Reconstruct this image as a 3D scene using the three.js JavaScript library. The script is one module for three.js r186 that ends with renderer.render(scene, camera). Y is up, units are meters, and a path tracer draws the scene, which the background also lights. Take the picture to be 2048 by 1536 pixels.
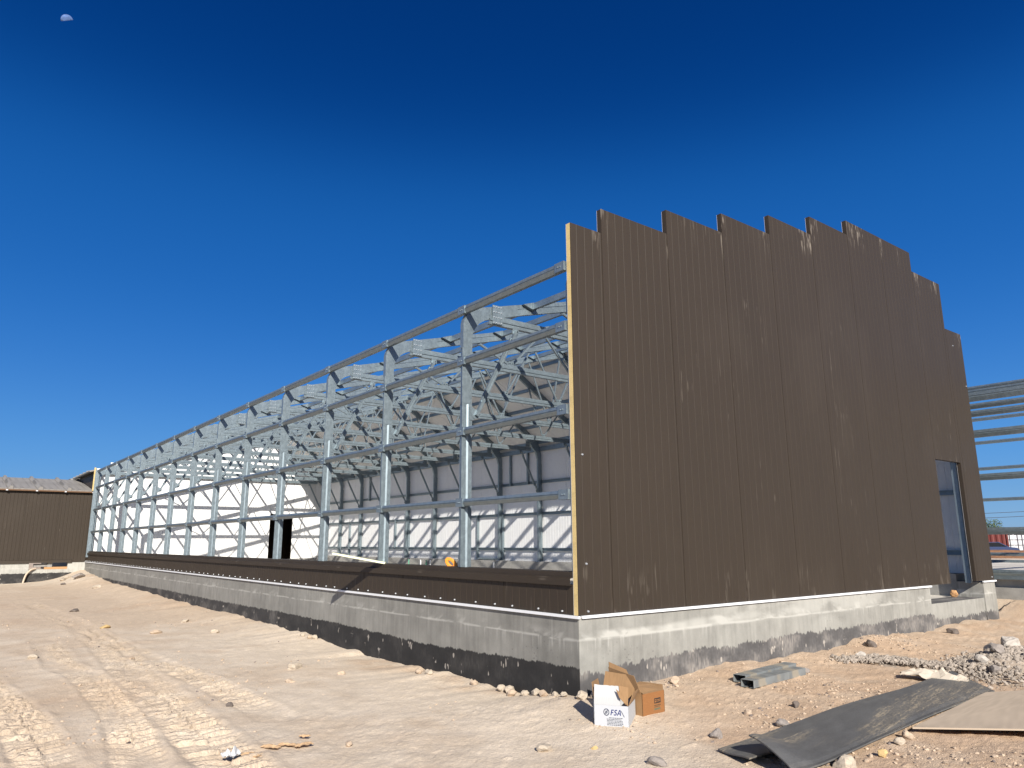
import * as THREE from 'three';
import { mergeGeometries, mergeVertices } from 'three/addons/utils/BufferGeometryUtils.js';

// ------------------------------------------------------------------ camera, sky, sun, exposure
const scene = new THREE.Scene();
const CAM = { x: -5.108, y: 0.736, z: 5.513, yaw: 0.6615, pitch: 0.2133, roll: -0.004 };
const camera = new THREE.PerspectiveCamera(55.5, 4 / 3, 0.1, 6000);
camera.position.set(CAM.x, CAM.y, CAM.z);
camera.rotation.order = 'YXZ';
camera.rotation.set(CAM.pitch, -CAM.yaw, CAM.roll);
const EXPOSURE = 1.5;
const renderer = new THREE.WebGLRenderer({ antialias: true });
renderer.toneMapping = THREE.LinearToneMapping;
renderer.toneMappingExposure = EXPOSURE;
renderer.shadowMap.enabled = true;

const SUN = new THREE.Vector3(-0.46, 0.61, 1).normalize();
const s2l = c => (c <= 0.04045 ? c / 12.92 : ((c + 0.055) / 1.055) ** 2.4);
{
  // clear dry sky: colour over elevation (degrees), brighter and paler round the sun
  const stops = [[-90, 150, 130, 105], [-3, 150, 130, 105], [-0.5, 150, 172, 200], [1, 136, 176, 214], [4, 108, 164, 220], [6, 93, 156, 221], [12, 60, 128, 206], [18, 38, 108, 189], [26, 22, 90, 168], [33, 6, 64, 136], [40, 2, 53, 120], [50, 1, 47, 110], [65, 1, 43, 103], [90, 1, 41, 99]];
  const W = 256, H = 1024, data = new Float32Array(W * H * 4);
  for (let j = 0; j < H; j++) {
    const el = ((j + 0.5) / H) * 180 - 90;
    let k = 1; while (k < stops.length - 1 && el > stops[k][0]) k++;
    const a = stops[k - 1], b = stops[k], t = Math.min(1, Math.max(0, (el - a[0]) / (b[0] - a[0]))), smooth = el > 1;
    const z0 = stops[Math.max(0, k - 2)], z3 = stops[Math.min(stops.length - 1, k + 1)];
    for (let i = 0; i < W; i++) {
      const u = (i + 0.5) / W, phi = (u - 0.5) * Math.PI * 2, e = el * Math.PI / 180;
      const d = new THREE.Vector3(Math.cos(phi) * Math.cos(e), Math.sin(e), Math.sin(phi) * Math.cos(e));
      const c = Math.max(0, d.dot(SUN)), glow = el > -1 ? 0.55 * c ** 8 + 0.25 * c ** 3 : 0;
      const o = (j * W + i) * 4;
      for (let q = 0; q < 3; q++) {
        const m0 = (b[q + 1] - z0[q + 1]) / (b[0] - z0[0]) * (b[0] - a[0]), m1 = (z3[q + 1] - a[q + 1]) / Math.max(1, z3[0] - a[0]) * (b[0] - a[0]), t2 = t * t, t3 = t2 * t;
        const cr = (2 * t3 - 3 * t2 + 1) * a[q + 1] + (t3 - 2 * t2 + t) * m0 + (3 * t2 - 2 * t3) * b[q + 1] + (t3 - t2) * m1;
        const v = s2l(Math.max(0, smooth ? cr : a[q + 1] + (b[q + 1] - a[q + 1]) * t) / 255);
        data[o + q] = (v + glow * [0.55, 0.62, 0.7][q]) / EXPOSURE;
      }
      data[o + 3] = 1;
    }
  }
  const sky = new THREE.DataTexture(data, W, H, THREE.RGBAFormat, THREE.FloatType);
  sky.mapping = THREE.EquirectangularReflectionMapping;
  sky.minFilter = sky.magFilter = THREE.LinearFilter;
  sky.wrapS = THREE.RepeatWrapping;
  sky.needsUpdate = true;
  scene.background = sky; scene.environment = sky;
}
const sun = new THREE.DirectionalLight(new THREE.Color(1, 0.945, 0.86), 5);
sun.position.copy(SUN).multiplyScalar(70).add(new THREE.Vector3(3, 0, -10));
sun.target.position.set(3, 0, -10);
sun.castShadow = true;
sun.shadow.mapSize.set(4096, 4096);
Object.assign(sun.shadow.camera, { left: -45, right: 45, top: 40, bottom: -40, near: 1, far: 200 });
scene.add(sun, sun.target);

// ------------------------------------------------------------------ noise
function rng(seed) { let a = seed >>> 0; return () => { a = (a + 0x6d2b79f5) >>> 0; let t = Math.imul(a ^ (a >>> 15), 1 | a); t = (t + Math.imul(t ^ (t >>> 7), 61 | t)) ^ t; return ((t ^ (t >>> 14)) >>> 0) / 4294967296; }; }
const R = rng(77);
const rr = (a, b) => a + (b - a) * R();
function hash(x, y) { let h = Math.imul(x | 0, 374761393) + Math.imul(y | 0, 668265263); h = Math.imul(h ^ (h >>> 13), 1274126177); return ((h ^ (h >>> 16)) >>> 0) / 4294967296; }
function vn(x, y, per = 0) {
  const xi = Math.floor(x), yi = Math.floor(y), fx = x - xi, fy = y - yi, u = fx * fx * (3 - 2 * fx), v = fy * fy * (3 - 2 * fy);
  const m = n => (per ? ((n % per) + per) % per : n);
  const a = hash(m(xi), m(yi)), b = hash(m(xi + 1), m(yi)), c = hash(m(xi), m(yi + 1)), d = hash(m(xi + 1), m(yi + 1));
  return a + (b - a) * u + (c - a) * v + (a - b - c + d) * u * v;
}
function fbm(x, y, o = 4) { let s = 0, a = 0.5, n = 0; for (let i = 0; i < o; i++) { s += a * vn(x, y); n += a; x = x * 2.03 + 17.1; y = y * 2.03 + 5.7; a *= 0.5; } return s / n; }
const clamp = (x, a = 0, b = 1) => Math.min(b, Math.max(a, x));
const sstep = (a, b, x) => { const t = clamp((x - a) / (b - a)); return t * t * (3 - 2 * t); };
const mix = (a, b, t) => a + (b - a) * t;
function table(t, x) { if (x <= t[0][0]) return t[0][1]; for (let i = 1; i < t.length; i++) if (x <= t[i][0]) { const k = (x - t[i - 1][0]) / (t[i][0] - t[i - 1][0]); return mix(t[i - 1][1], t[i][1], k); } return t[t.length - 1][1]; }

// a texture computed per texel; f(u, v) gives linear [r, g, b] with u, v in metres
function tex(w, h, mw, mh, f, { srgb = true, wrap = true } = {}) {
  const d = new Uint8Array(w * h * 4), enc = c => 255 * (c <= 0.0031308 ? 12.92 * c : 1.055 * c ** (1 / 2.4) - 0.055);
  for (let j = 0; j < h; j++) for (let i = 0; i < w; i++) {
    const c = f(((i + 0.5) / w) * mw, ((j + 0.5) / h) * mh, i, j), o = (j * w + i) * 4;
    for (let q = 0; q < 3; q++) { const v = clamp(typeof c === 'number' ? c : c[q]); d[o + q] = srgb ? enc(v) : 255 * v; }
    d[o + 3] = 255;
  }
  const t = new THREE.DataTexture(d, w, h, THREE.RGBAFormat);
  t.colorSpace = srgb ? THREE.SRGBColorSpace : THREE.NoColorSpace;
  t.minFilter = THREE.LinearMipmapLinearFilter; t.magFilter = THREE.LinearFilter; t.generateMipmaps = true; t.anisotropy = 8;
  t.wrapS = t.wrapT = wrap ? THREE.RepeatWrapping : THREE.ClampToEdgeWrapping;
  t.repeat.set(1 / mw, 1 / mh); t.needsUpdate = true;
  return t;
}

// ------------------------------------------------------------------ object bookkeeping
const used = {};
function numbered(n) { used[n] = (used[n] || 0) + 1; return used[n] === 1 ? n : `${n}_${String(used[n] - 1).padStart(3, '0')}`; }
function shade(m) { m.castShadow = m.receiveShadow = true; return m; }
function thing(name, label, category, pos = [0, 0, 0], turn = 0, group) {
  const o = new THREE.Group(); o.name = numbered(name); o.position.set(...pos); o.rotation.y = turn;
  o.userData = { label, category }; if (group) o.userData.group = group; scene.add(o); return o;
}
function part(parent, name, geo, mat, label) {
  const m = shade(new THREE.Mesh(Array.isArray(geo) ? merge(geo) : geo, mat)); m.name = name;
  if (label) m.userData.label = label; parent.add(m); return m;
}
function solo(name, label, category, geo, mat, pos = [0, 0, 0], turn = 0, group) {
  const m = shade(new THREE.Mesh(Array.isArray(geo) ? merge(geo) : geo, mat)); m.name = numbered(name); m.position.set(...pos); m.rotation.y = turn;
  m.userData = { label, category }; if (group) m.userData.group = group; scene.add(m); return m;
}
function struct(name, geo, mat) { const m = shade(new THREE.Mesh(Array.isArray(geo) ? merge(geo) : geo, mat)); m.name = numbered(name); m.userData = { kind: 'structure' }; scene.add(m); return m; }
function stuff(parent, name, geo, mat) { const m = part(parent, name, geo, mat); m.userData.kind = 'stuff'; return m; }

// ------------------------------------------------------------------ geometry helpers (all non-indexed, uv in metres)
function fin(pos, uv) { const g = new THREE.BufferGeometry(); g.setAttribute('position', new THREE.Float32BufferAttribute(pos, 3)); g.setAttribute('uv', new THREE.Float32BufferAttribute(uv, 2)); g.computeVertexNormals(); return g; }
function flat(g) { const n = g.index ? g.toNonIndexed() : g; for (const k of Object.keys(n.attributes)) if (!['position', 'normal', 'uv'].includes(k)) n.deleteAttribute(k); n.clearGroups(); return n; }
function merge(list) { return list.length === 1 ? list[0] : mergeGeometries(list.map(flat)); }
function quad(P, U, a, b, c, d, ua, ub, uc, ud) { P.push(...a, ...b, ...c, ...a, ...c, ...d); U.push(...ua, ...ub, ...uc, ...ua, ...uc, ...ud); }
function box(x0, x1, y0, y1, z0, z1) {
  const P = [], U = [];
  quad(P, U, [x0, y0, z1], [x1, y0, z1], [x1, y1, z1], [x0, y1, z1], [x0, y0], [x1, y0], [x1, y1], [x0, y1]);
  quad(P, U, [x1, y0, z0], [x0, y0, z0], [x0, y1, z0], [x1, y1, z0], [x1, y0], [x0, y0], [x0, y1], [x1, y1]);
  quad(P, U, [x1, y0, z1], [x1, y0, z0], [x1, y1, z0], [x1, y1, z1], [-z1, y0], [-z0, y0], [-z0, y1], [-z1, y1]);
  quad(P, U, [x0, y0, z0], [x0, y0, z1], [x0, y1, z1], [x0, y1, z0], [-z0, y0], [-z1, y0], [-z1, y1], [-z0, y1]);
  quad(P, U, [x0, y1, z1], [x1, y1, z1], [x1, y1, z0], [x0, y1, z0], [x0, -z1], [x1, -z1], [x1, -z0], [x0, -z0]);
  quad(P, U, [x0, y0, z0], [x1, y0, z0], [x1, y0, z1], [x0, y0, z1], [x0, z0], [x1, z0], [x1, z1], [x0, z1]);
  return fin(P, U);
}
const V = (...a) => new THREE.Vector3(...a);
// closed outline (u, v) swept from A to B; Ua, Va are the world directions of u and v (U x V along B - A)
function sweep(poly, A, B, Ua, Va) {
  A = V(...A); B = V(...B); Ua = V(...Ua).normalize(); Va = V(...Va).normalize();
  let pts = poly.map(p => new THREE.Vector2(p[0], p[1]));
  const along = B.clone().sub(A), L = along.length();
  const same = Ua.clone().cross(Va).dot(along) > 0;
  if (THREE.ShapeUtils.isClockWise(pts) === same) pts = pts.reverse();
  const w = (p, e) => { const q = (e ? B : A).clone().addScaledVector(Ua, p.x).addScaledVector(Va, p.y); return [q.x, q.y, q.z]; };
  const P = [], U = []; let s = 0;
  for (let i = 0; i < pts.length; i++) {
    const a = pts[i], b = pts[(i + 1) % pts.length], l = a.distanceTo(b);
    quad(P, U, w(a, 0), w(b, 0), w(b, 1), w(a, 1), [s, 0], [s + l, 0], [s + l, L], [s, L]); s += l;
  }
  for (const [ia, ib, ic] of THREE.ShapeUtils.triangulateShape(pts, [])) {
    const t = [pts[ia], pts[ib], pts[ic]];
    P.push(...w(t[0], 1), ...w(t[1], 1), ...w(t[2], 1), ...w(t[2], 0), ...w(t[1], 0), ...w(t[0], 0));
    U.push(t[0].x, t[0].y, t[1].x, t[1].y, t[2].x, t[2].y, t[2].x, t[2].y, t[1].x, t[1].y, t[0].x, t[0].y);
  }
  return fin(P, U);
}
// an open line bent out of sheet t thick -> closed outline
function sheet(line, t) {
  const n = line.length, off = [];
  for (let i = 0; i < n; i++) {
    const p = line[Math.max(0, i - 1)], q = line[i], r = line[Math.min(n - 1, i + 1)];
    const d1 = [q[0] - p[0], q[1] - p[1]], d2 = [r[0] - q[0], r[1] - q[1]];
    const nn = d => { const l = Math.hypot(...d) || 1; return [-d[1] / l, d[0] / l]; };
    let a = i ? nn(d1) : nn(d2), b = i < n - 1 ? nn(d2) : nn(d1);
    const m = [a[0] + b[0], a[1] + b[1]], k = 2 / Math.max(0.5, m[0] * m[0] + m[1] * m[1]);
    off.push([q[0] + m[0] * k * t * 0.5 * 1, q[1] + m[1] * k * t * 0.5 * 1].map((v, j) => q[j] + (v - q[j]) * 1));
  }
  return [...line, ...off.reverse()];
}
function bar(A, B, w, h, up = [0, 1, 0]) {
  const d = V(...B).sub(V(...A)).normalize(); let s = d.clone().cross(V(...up)); if (s.length() < 1e-3) s = d.clone().cross(V(1, 0, 0)); s.normalize();
  const n = s.clone().cross(d);
  return sweep([[-w / 2, -h / 2], [w / 2, -h / 2], [w / 2, h / 2], [-w / 2, h / 2]], A, B, s.toArray(), n.toArray());
}
function cyl(A, B, r0, r1 = r0, n = 10) {
  const a = V(...A), b = V(...B), g = new THREE.CylinderGeometry(r1, r0, a.distanceTo(b), n, 1);
  g.applyQuaternion(new THREE.Quaternion().setFromUnitVectors(V(0, 1, 0), b.clone().sub(a).normalize())); g.translate(...a.add(b).multiplyScalar(0.5).toArray());
  return flat(g);
}
function extr(pts, depth, z0) { const g = new THREE.ExtrudeGeometry(new THREE.Shape(pts.map(p => new THREE.Vector2(...p))), { depth, bevelEnabled: false, steps: 1 }); g.translate(0, 0, z0); return flat(g); }
function tube(pts, r, n = 40, k = 7) { return flat(new THREE.TubeGeometry(new THREE.CatmullRomCurve3(pts.map(p => V(...p))), n, r, k)); }

// ------------------------------------------------------------------ materials
const M = {};
const std = o => new THREE.MeshStandardMaterial(o);
const galvT = tex(512, 512, 0.8, 0.8, (u, v) => { const a = vn(u * 60, v * 60, 48), b = vn(u * 22.5 + 9, v * 22.5, 18), c = vn(u * 5 + 3, v * 5, 4); const d = vn(u * 90, v * 6.25, 0); const k = 0.26 + 0.035 * (a - 0.5) + 0.04 * (b - 0.5) + 0.03 * (c - 0.5) + 0.03 * (d - 0.5); return [k * 0.86, k * 1.05, k * 1.15]; });
const galvR = tex(256, 256, 0.8, 0.8, (u, v) => { const b = 0.38 + 0.08 * vn(u * 22.5, v * 22.5, 18) + 0.12 * vn(u * 60, v * 60, 48); return [b, b, b]; }, { srgb: false });
M.galv = std({ map: galvT, roughnessMap: galvR, roughness: 1, metalness: 0.62 });
M.plate = M.galv;
M.bolt = std({ color: new THREE.Color().setRGB(0.6, 0.62, 0.64), roughness: 0.4, metalness: 0.6 });
M.white = std({ map: tex(512, 512, 2.4, 2.4, (u, v) => { const k = 0.70 + 0.04 * (vn(u * 5, v * 0.83, 12) - 0.5) + 0.03 * (vn(u * 20, v * 20, 48) - 0.5); return [k, k * 1.0, k * 0.985]; }), roughness: 0.55 });
M.plasticWhite = std({ color: new THREE.Color().setRGB(0.72, 0.73, 0.74), roughness: 0.6 });
M.foam = std({ map: tex(256, 256, 0.5, 0.5, (u, v) => { const k = 0.86 + 0.18 * (vn(u * 128, v * 128, 64) - 0.5) + 0.15 * (vn(u * 24, v * 24, 12) - 0.5); return [0.66 * k, 0.50 * k, 0.22 * k]; }), roughness: 0.95 });
M.rubberBlack = std({ color: new THREE.Color().setRGB(0.02, 0.02, 0.02), roughness: 0.9 });
const scuff = (u, v) => { // dried plaster splashes and rub marks on the panel skins
  let s = 0;
  const drip = vn(u * 26, v * 2.3) * vn(u * 90 + 4, v * 7);
  s += 0.4 * sstep(0.55, 0.78, drip) * sstep(0.6, 0.75, vn(u * 0.9 + 3, v * 0.8 + 1));
  s += 0.03 * sstep(0.55, 0.8, fbm(u * 1.3 + 8, v * 0.9, 4));
  return s;
};
function brownTex(mw, mh, px, py, extra) {
  return tex(px, py, mw, mh, (u, v) => {
    const n = 1 + 0.10 * (fbm(u * 3, v * 0.7, 3) - 0.5) + 0.06 * (vn(u * 70, v * 9) - 0.5);
    const s = clamp(scuff(u, v) * 0.35 + (extra ? extra(u, v) : 0));
    return [mix(0.0385 * n, 0.34, s), mix(0.0288 * n, 0.295, s), mix(0.0200 * n, 0.24, s)];
  });
}
const TOPS = [[0, 0.487, 4.18], [0.487, 1.637, 4.483], [1.637, 2.787, 4.807], [2.787, 3.937, 5.09], [3.937, 5.087, 5.393], [5.087, 6.237, 5.70], [6.237, 7.387, 5.957], [7.387, 8.537, 5.955], [8.537, 9.687, 5.592], [9.687, 10.39, 4.70]];
const topAt = x => (TOPS.find(t => x < t[1]) || TOPS[9])[2];
const gableT = brownTex(10.5, 6.1, 2048, 1024, (u, v) => {
  const d = topAt(u) - v, p = TOPS.findIndex(t => u < t[1]);
  let s = 0;
  const streak = vn(u * 40, v * 3.2) * vn(u * 11 + p * 7, v * 1.1);
  if (d < 0.55) s += 0.7 * sstep(0.3, 0.62, vn(u * 95, v * 11) * vn(u * 38 + p * 7, v * 3.1) + 0.16 * (0.2 - d)) * sstep(0.5, 0.02, d) * sstep(0.42, 0.66, vn(u * 2.6 + p * 3.3, p));
  if (v < 0.6) s += 0.15 * sstep(0.42, 0.66, vn(u * 75, v * 9) * vn(u * 13 + 1.7, v * 3 + 2)) * sstep(0.6, 0.05, v) * sstep(0.4, 0.7, vn(u * 1.7 + 0.6, 3.3));
  return s;
});
const coat = o => new THREE.MeshPhysicalMaterial({ roughness: 0.55, specularIntensity: 0.55, ...o });
M.gable = coat({ map: gableT });
M.brown = coat({ map: brownTex(4.6, 4.6, 512, 512) });

// poured concrete: day joint with lime bloom, form-board joints, bitumen coat on the lower part, splashes
function concrete(mw, mh, y0, px, py, o) {
  return tex(px, py, mw, mh, (u, v0) => {
    const v = v0 + y0;
    let k = o.base * (1 + 0.45 * (fbm(u * 1.6 + o.s, v * 2.4, 4) - 0.5) + 0.3 * (fbm(u * 9, v * 7 + o.s, 3) - 0.5) + 0.1 * (vn(u * 120, v * 120) - 0.5));
    k *= 1 - 0.10 * sstep(0.45, 0.8, vn(u * 30, v * 2.2 + o.s));
    let c = [k * 1.0, k * 0.975, k * 0.875];
    const yj = o.joint + 0.012 * (vn(u * 2.2, 5) - 0.5), dj = v - yj;
    let lime = 0.75 * sstep(0.006 + 0.028 * fbm(u * 3.1, 2, 3), 0.0, Math.abs(dj)) * sstep(0.2, 0.6, fbm(u * 7, 3.1 + v * 20, 3));
    if (o.smear) lime += 0.7 * sstep(0.1, 0.5, u) * sstep(2.7, 2.2, u) * sstep(-0.03, 0.01, dj) * sstep(0.10, 0.05, dj + 0.05 * (vn(u * 3.3, 1) - 0.5)) * (0.5 + vn(u * 9, v * 18)) + 0.55 * sstep(1.8, 2.6, u) * sstep(7.4, 5.5, u) * sstep(-0.05, 0.06, dj) * sstep(0.32, 0.6, fbm(u * 2.2 + 1, v * 6, 4));
    if (dj > 0) lime += o.bloom * sstep(0.13, 0, dj) * sstep(0.52, 0.75, fbm(u * 5 + v * 8, v * 5 - u * 2.2 + o.s, 4));
    else lime += 0.35 * sstep(-0.16, 0, dj) * sstep(0.6, 0.8, vn(u * 45, v * 3)) * sstep(0.4, 0.7, vn(u * 1.3, 8.2));
    lime += o.patch * sstep(0.5, 0.72, fbm(u * 1.1 + 2.2, v * 2.6 + 9, 5)) * (v > o.joint - 0.05 ? 1 : 0.45);
    const uj = ((u % o.pitch) + o.pitch) % o.pitch;
    lime += 0.22 * sstep(0.018, 0.004, Math.abs(uj - 0.4)) * sstep(0.25, 0.55, vn(u * 3, v * 9));
    for (let q = 0; q < 3; q++) c[q] = mix(c[q], [0.45, 0.44, 0.40][q], clamp(lime) * 0.85);
    const pit = sstep(0.9, 0.95, vn(u * 38, v * 38)) * sstep(0.5, 0.7, vn(u * 1.1, v * 3)); for (let q = 0; q < 3; q++) c[q] *= 1 - 0.3 * pit;
    // bitumen with a brushed upper edge
    const yb = o.tar(u) + 0.022 * (vn(u * 14, 2) - 0.5) + 0.014 * (vn(u * 60, 4) - 0.5) + o.brush * (vn(u * 55, v * 6) - 0.5);
    const b = sstep(0.008, -0.008, v - yb);
    if (b > 0) {
      const g = 0.5 * vn(u * 55, v * 11) + 0.5 * vn(u * 47, v * 47), f = fbm(u * 4 + 7, v * 6, 4), tk = o.tk * (0.55 + 0.9 * g * f + 0.25 * f);
      let tc = [tk * 1.05, tk, tk * 0.98];
      let sp = 0.7 * sstep(0.79, 0.88, vn(u * 11.3 + 1, v * 6.9) * (0.5 + 0.6 * vn(u * 50, v * 24))) + o.dust * sstep(0.42, 0.75, f) * vn(u * 80, v * 20);
      for (let q = 0; q < 3; q++) tc[q] = mix(tc[q], [0.42, 0.38, 0.33][q], clamp(sp));
      for (let q = 0; q < 3; q++) c[q] = mix(c[q], tc[q], b);
    }
    return c;
  }, { wrap: true });
}
const tarLong = u => -0.47 - 0.055 * sstep(0, 3.2, u) - 0 * u + 0.02 * (vn(u * 0.5, 1) - 0.5) + 0.04 * sstep(2.6, 6, u);
const concLong = { base: 0.225, s: 3, joint: -0.205, bloom: 0.55, patch: 0.0, pitch: 2.4, tar: tarLong, brush: 0.012, tk: 0.02, dust: 0.05 };
M.plinthNear = std({ map: concrete(8, 1.2, -1.2, 2048, 320, concLong), roughness: 0.9 });
M.plinthFar = std({ map: concrete(24, 1.2, -1.2, 2048, 128, { ...concLong, s: 8, dust: 0.25, tk: 0.04 }), roughness: 0.9 });
const tarG = table.bind(null, [[0, -0.50], [0.35, -0.53], [0.6, -0.47], [1.5, -0.44], [2.5, -0.46], [3.6, -0.42], [4.6, -0.43], [5.0, -0.45], [6, -0.43], [7, -0.40], [7.7, -0.42], [8, -0.53], [10.4, -0.5]]);
M.plinthGable = std({ map: concrete(10.5, 1.3, -1.3, 2048, 256, { base: 0.255, s: 21, joint: -0.20, bloom: 0.7, patch: 0.5, pitch: 4.1, smear: 1, tar: u => tarG(u) + 0.05 * (fbm(u * 2.6, 5, 3) - 0.5), brush: 0.05, tk: 0.1, dust: 0.45 }), roughness: 0.92 });
M.conc = std({ map: tex(512, 512, 3, 3, (u, v) => { const k = 0.27 * (1 + 0.3 * (vn(u * 4, v * 4, 12) - 0.5) + 0.2 * (vn(u * 16, v * 16, 48) - 0.5) + 0.12 * (vn(u * 80, v * 80, 240) - 0.5)); return [k, k * 0.97, k * 0.9]; }), roughness: 0.92 });
M.slab = std({ map: tex(512, 512, 6, 6, (u, v) => { const k = 0.56 * (1 + 0.25 * (vn(u * 2, v * 2, 12) - 0.5) + 0.2 * (vn(u * 8, v * 8, 48) - 0.5) + 0.1 * (vn(u * 40, v * 40, 240) - 0.5)); return [k, k * 0.93, k * 0.82]; }), roughness: 0.95 });

// ------------------------------------------------------------------ ground
const wallY = [[-30, -0.42], [-29, -0.5], [-24, -0.585], [-18, -0.63], [-13.7, -0.70], [-11, -0.70], [-8, -0.716], [-6.1, -0.745], [-5, -0.82], [-3.5, -0.835], [-2.3, -0.79], [-1.7, -0.835], [-0.85, -0.80], [0, -0.725]];
const gabY = [[0, -0.725], [1.8, -0.64], [3.8, -0.69], [5, -0.64], [5.4, -0.60], [7.6, -0.655], [9, -0.6], [10.3, -0.66], [12, -0.42]];
const tracks = [
  { w: 0.26, p: [[-2.94, -18.69], [-2.78, -13.75], [-2.69, -10.7], [-2.83, -7.13], [-3.0, -4.81], [-3.02, -3.48], [-3.11, -2.03], [-3.19, -0.94], [-3.26, 0.12], [-3.3, 3]] },
  { w: 0.20, p: [[-3.5, -9], [-3.6, -5.68], [-3.46, -4.63], [-3.49, -3.17], [-3.52, -2.36], [-3.61, -1.56], [-3.7, -0.87], [-3.8, -0.18], [-3.9, 3]] },
  { w: 0.2, p: [[-2.71, -11.38], [-2.62, -7.66], [-2.6, -5.19], [-2.45, -3.81], [-2.43, -2.62], [-2.45, -1.4]] },
  { w: 0.22, p: [[-4.6, -6], [-4.3, -3], [-4.25, -1], [-4.4, 2]] },
];
function trackH(x, z) {
  let h = 0, inside = 0;
  tracks.forEach((t, ti) => {
    let best = 9, bs = 0, bl = 0, s = 0;
    for (let i = 1; i < t.p.length; i++) {
      const a = t.p[i - 1], b = t.p[i], dx = b[0] - a[0], dz = b[1] - a[1], L = Math.hypot(dx, dz);
      const k = clamp(((x - a[0]) * dx + (z - a[1]) * dz) / (L * L)), px = a[0] + dx * k - x, pz = a[1] + dz * k - z, d = Math.hypot(px, pz);
      if (d < best) { best = d; bs = s + k * L; bl = Math.sign(px * dz - pz * dx) * d; if (k === 0 && i === 1 || k === 1 && i === t.p.length - 1) best += 0.0; }
      s += L;
    }
    if (best > t.w + 0.12) return;
    const wob = 0.03 * (vn(bs * 2, ti) - 0.5), l = bl + wob, m = sstep(t.w + 0.03, t.w - 0.05, Math.abs(l));
    const ends = sstep(0, 1.2, bs) * sstep(s, s - 1.2, bs), wear = sstep(0.22, 0.52, fbm(bs * 0.55 + ti * 9, l * 2.5 + ti, 3)) * ends;
    const side = l > 0 ? 0.5 : 0, ph = bs / 0.125 + side + Math.abs(l) * 3.4, amp = 0.35 + 1.1 * hash(Math.floor(ph) + ti * 977, l > 0 ? 3 : 8), lug = amp * sstep(0.30, 0.62, 0.5 + 0.5 * Math.sin(ph * Math.PI * 2 + (vn(bs * 9, l * 9 + ti) - 0.5) * 1.4));
    h += m * (-0.014 + wear * 0.027 * lug * sstep(t.w, t.w * 0.72, Math.abs(l))) + 0.014 * sstep(0.09, 0, Math.abs(Math.abs(l) - t.w - 0.01)) * ends * vn(bs * 6, l * 8);
    inside = Math.max(inside, m * wear);
  });
  return [h, inside];
}
function groundY(x, z, fine = true) {
  let y = -0.79 + 0.05 * (fbm(x * 0.35 + 4, z * 0.3, 3) - 0.5);
  const left = sstep(-1, -14, x); y += left * 0.05;
  if (x > 0.5 || z > 0.5) y = mix(y, -0.73 + 0.06 * (fbm(x * 0.5 + 9, z * 0.5, 3) - 0.5), sstep(-0.6, 1.6, x) * sstep(-1, 0.3, z));
  // the soil banks up along the plinths
  if (z < 0.8 && z > -31 && x < 0.4) { const d = Math.max(0, -x), lift = table(wallY, z) + 0.05 * (vn(z * 2.3, 1) - 0.5) + 0.03 * (vn(z * 6, 4) - 0.5); y = mix(y, lift, Math.exp(-((d / 0.75) ** 2)) * sstep(1, 0, z)); }
  if (x > -0.4 && z > -0.2) { const d = Math.max(0, z), lift = table(gabY, x) + 0.045 * (vn(x * 2.3, 7) - 0.5) + 0.03 * (vn(x * 6, 3) - 0.5); y = mix(y, lift, Math.exp(-((d / 0.8) ** 2)) * sstep(-0.4, 0.1, x)); }
  if (x > 10.5) y = mix(y, -0.42, sstep(10.6, 12, x) * sstep(8, 2, z));
  if (z < -24 && x < 0.5) y += 0.22 * sstep(-24, -29, z) * Math.exp(-(((x + 0.2) / 1.5) ** 2)) * 0.6;
  y += 0.042 * Math.exp(-(((x + 0.25) / 0.6) ** 2 + ((z - 0.86) / 0.45) ** 2));
  const far = Math.hypot(x + 5, z - 5);
  if (far > 45) { y = mix(y, -0.8 + 0.8 * (fbm(x * 0.02, z * 0.02, 3) - 0.5), sstep(45, 90, far)); return [y, 0]; }
  const t = x < 0.2 && z < 4 ? trackH(x, z) : [0, 0];
  y += t[0];
  if (fine) {
    const rough = 0.55 + 0.9 * sstep(-0.5, 2.5, x) * sstep(-0.5, 0.5, z) + 0.5 * sstep(0.5, 0.75, fbm(x * 0.8, z * 0.8 + 3, 3));
    y += rough * (0.030 * (fbm(x * 1.7, z * 1.7, 3) - 0.5) + 0.016 * (fbm(x * 7 + 3, z * 7, 3) - 0.5) + 0.007 * (vn(x * 31, z * 31) - 0.5) + 0.004 * (vn(x * 75, z * 75) - 0.5));
    // low wind-blown wrinkles and scuffs
    y += 0.008 * sstep(0.5, 0.8, fbm(x * 0.9 + 6, z * 0.9, 3)) * (vn(x * 4 + z * 9, z * 5 - x * 14) - 0.5);
    // clods
    const cl = vn(x * 17 + 5, z * 17); y += rough * 0.012 * sstep(0.82, 0.93, cl) * sstep(0.45, 0.62, fbm(x * 1.1 + 2, z * 1.1, 3));
  }
  return [y, t[1]];
}
const gy = (x, z) => groundY(x, z, false)[0];
const sandT = tex(1024, 1024, 2.2, 2.2, (u, v) => {
  const P = 1024, g = (f, o) => vn((u / 2.2) * f + o, (v / 2.2) * f + o, f);
  let k = 1 + 0.16 * (g(512, 0) - 0.5) + 0.14 * (g(256, 3) - 0.5) + 0.12 * (g(96, 5) - 0.5) + 0.08 * (g(24, 7) - 0.5);
  const speck = g(300, 11); if (speck > 0.955) k *= 1.22; else if (speck < 0.035) k *= 0.62;
  const w = 0.03 * (g(40, 13) - 0.5);
  return [0.80 * k, (0.80 + w * 0.3) * k, (0.80 + w) * k];
});
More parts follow.
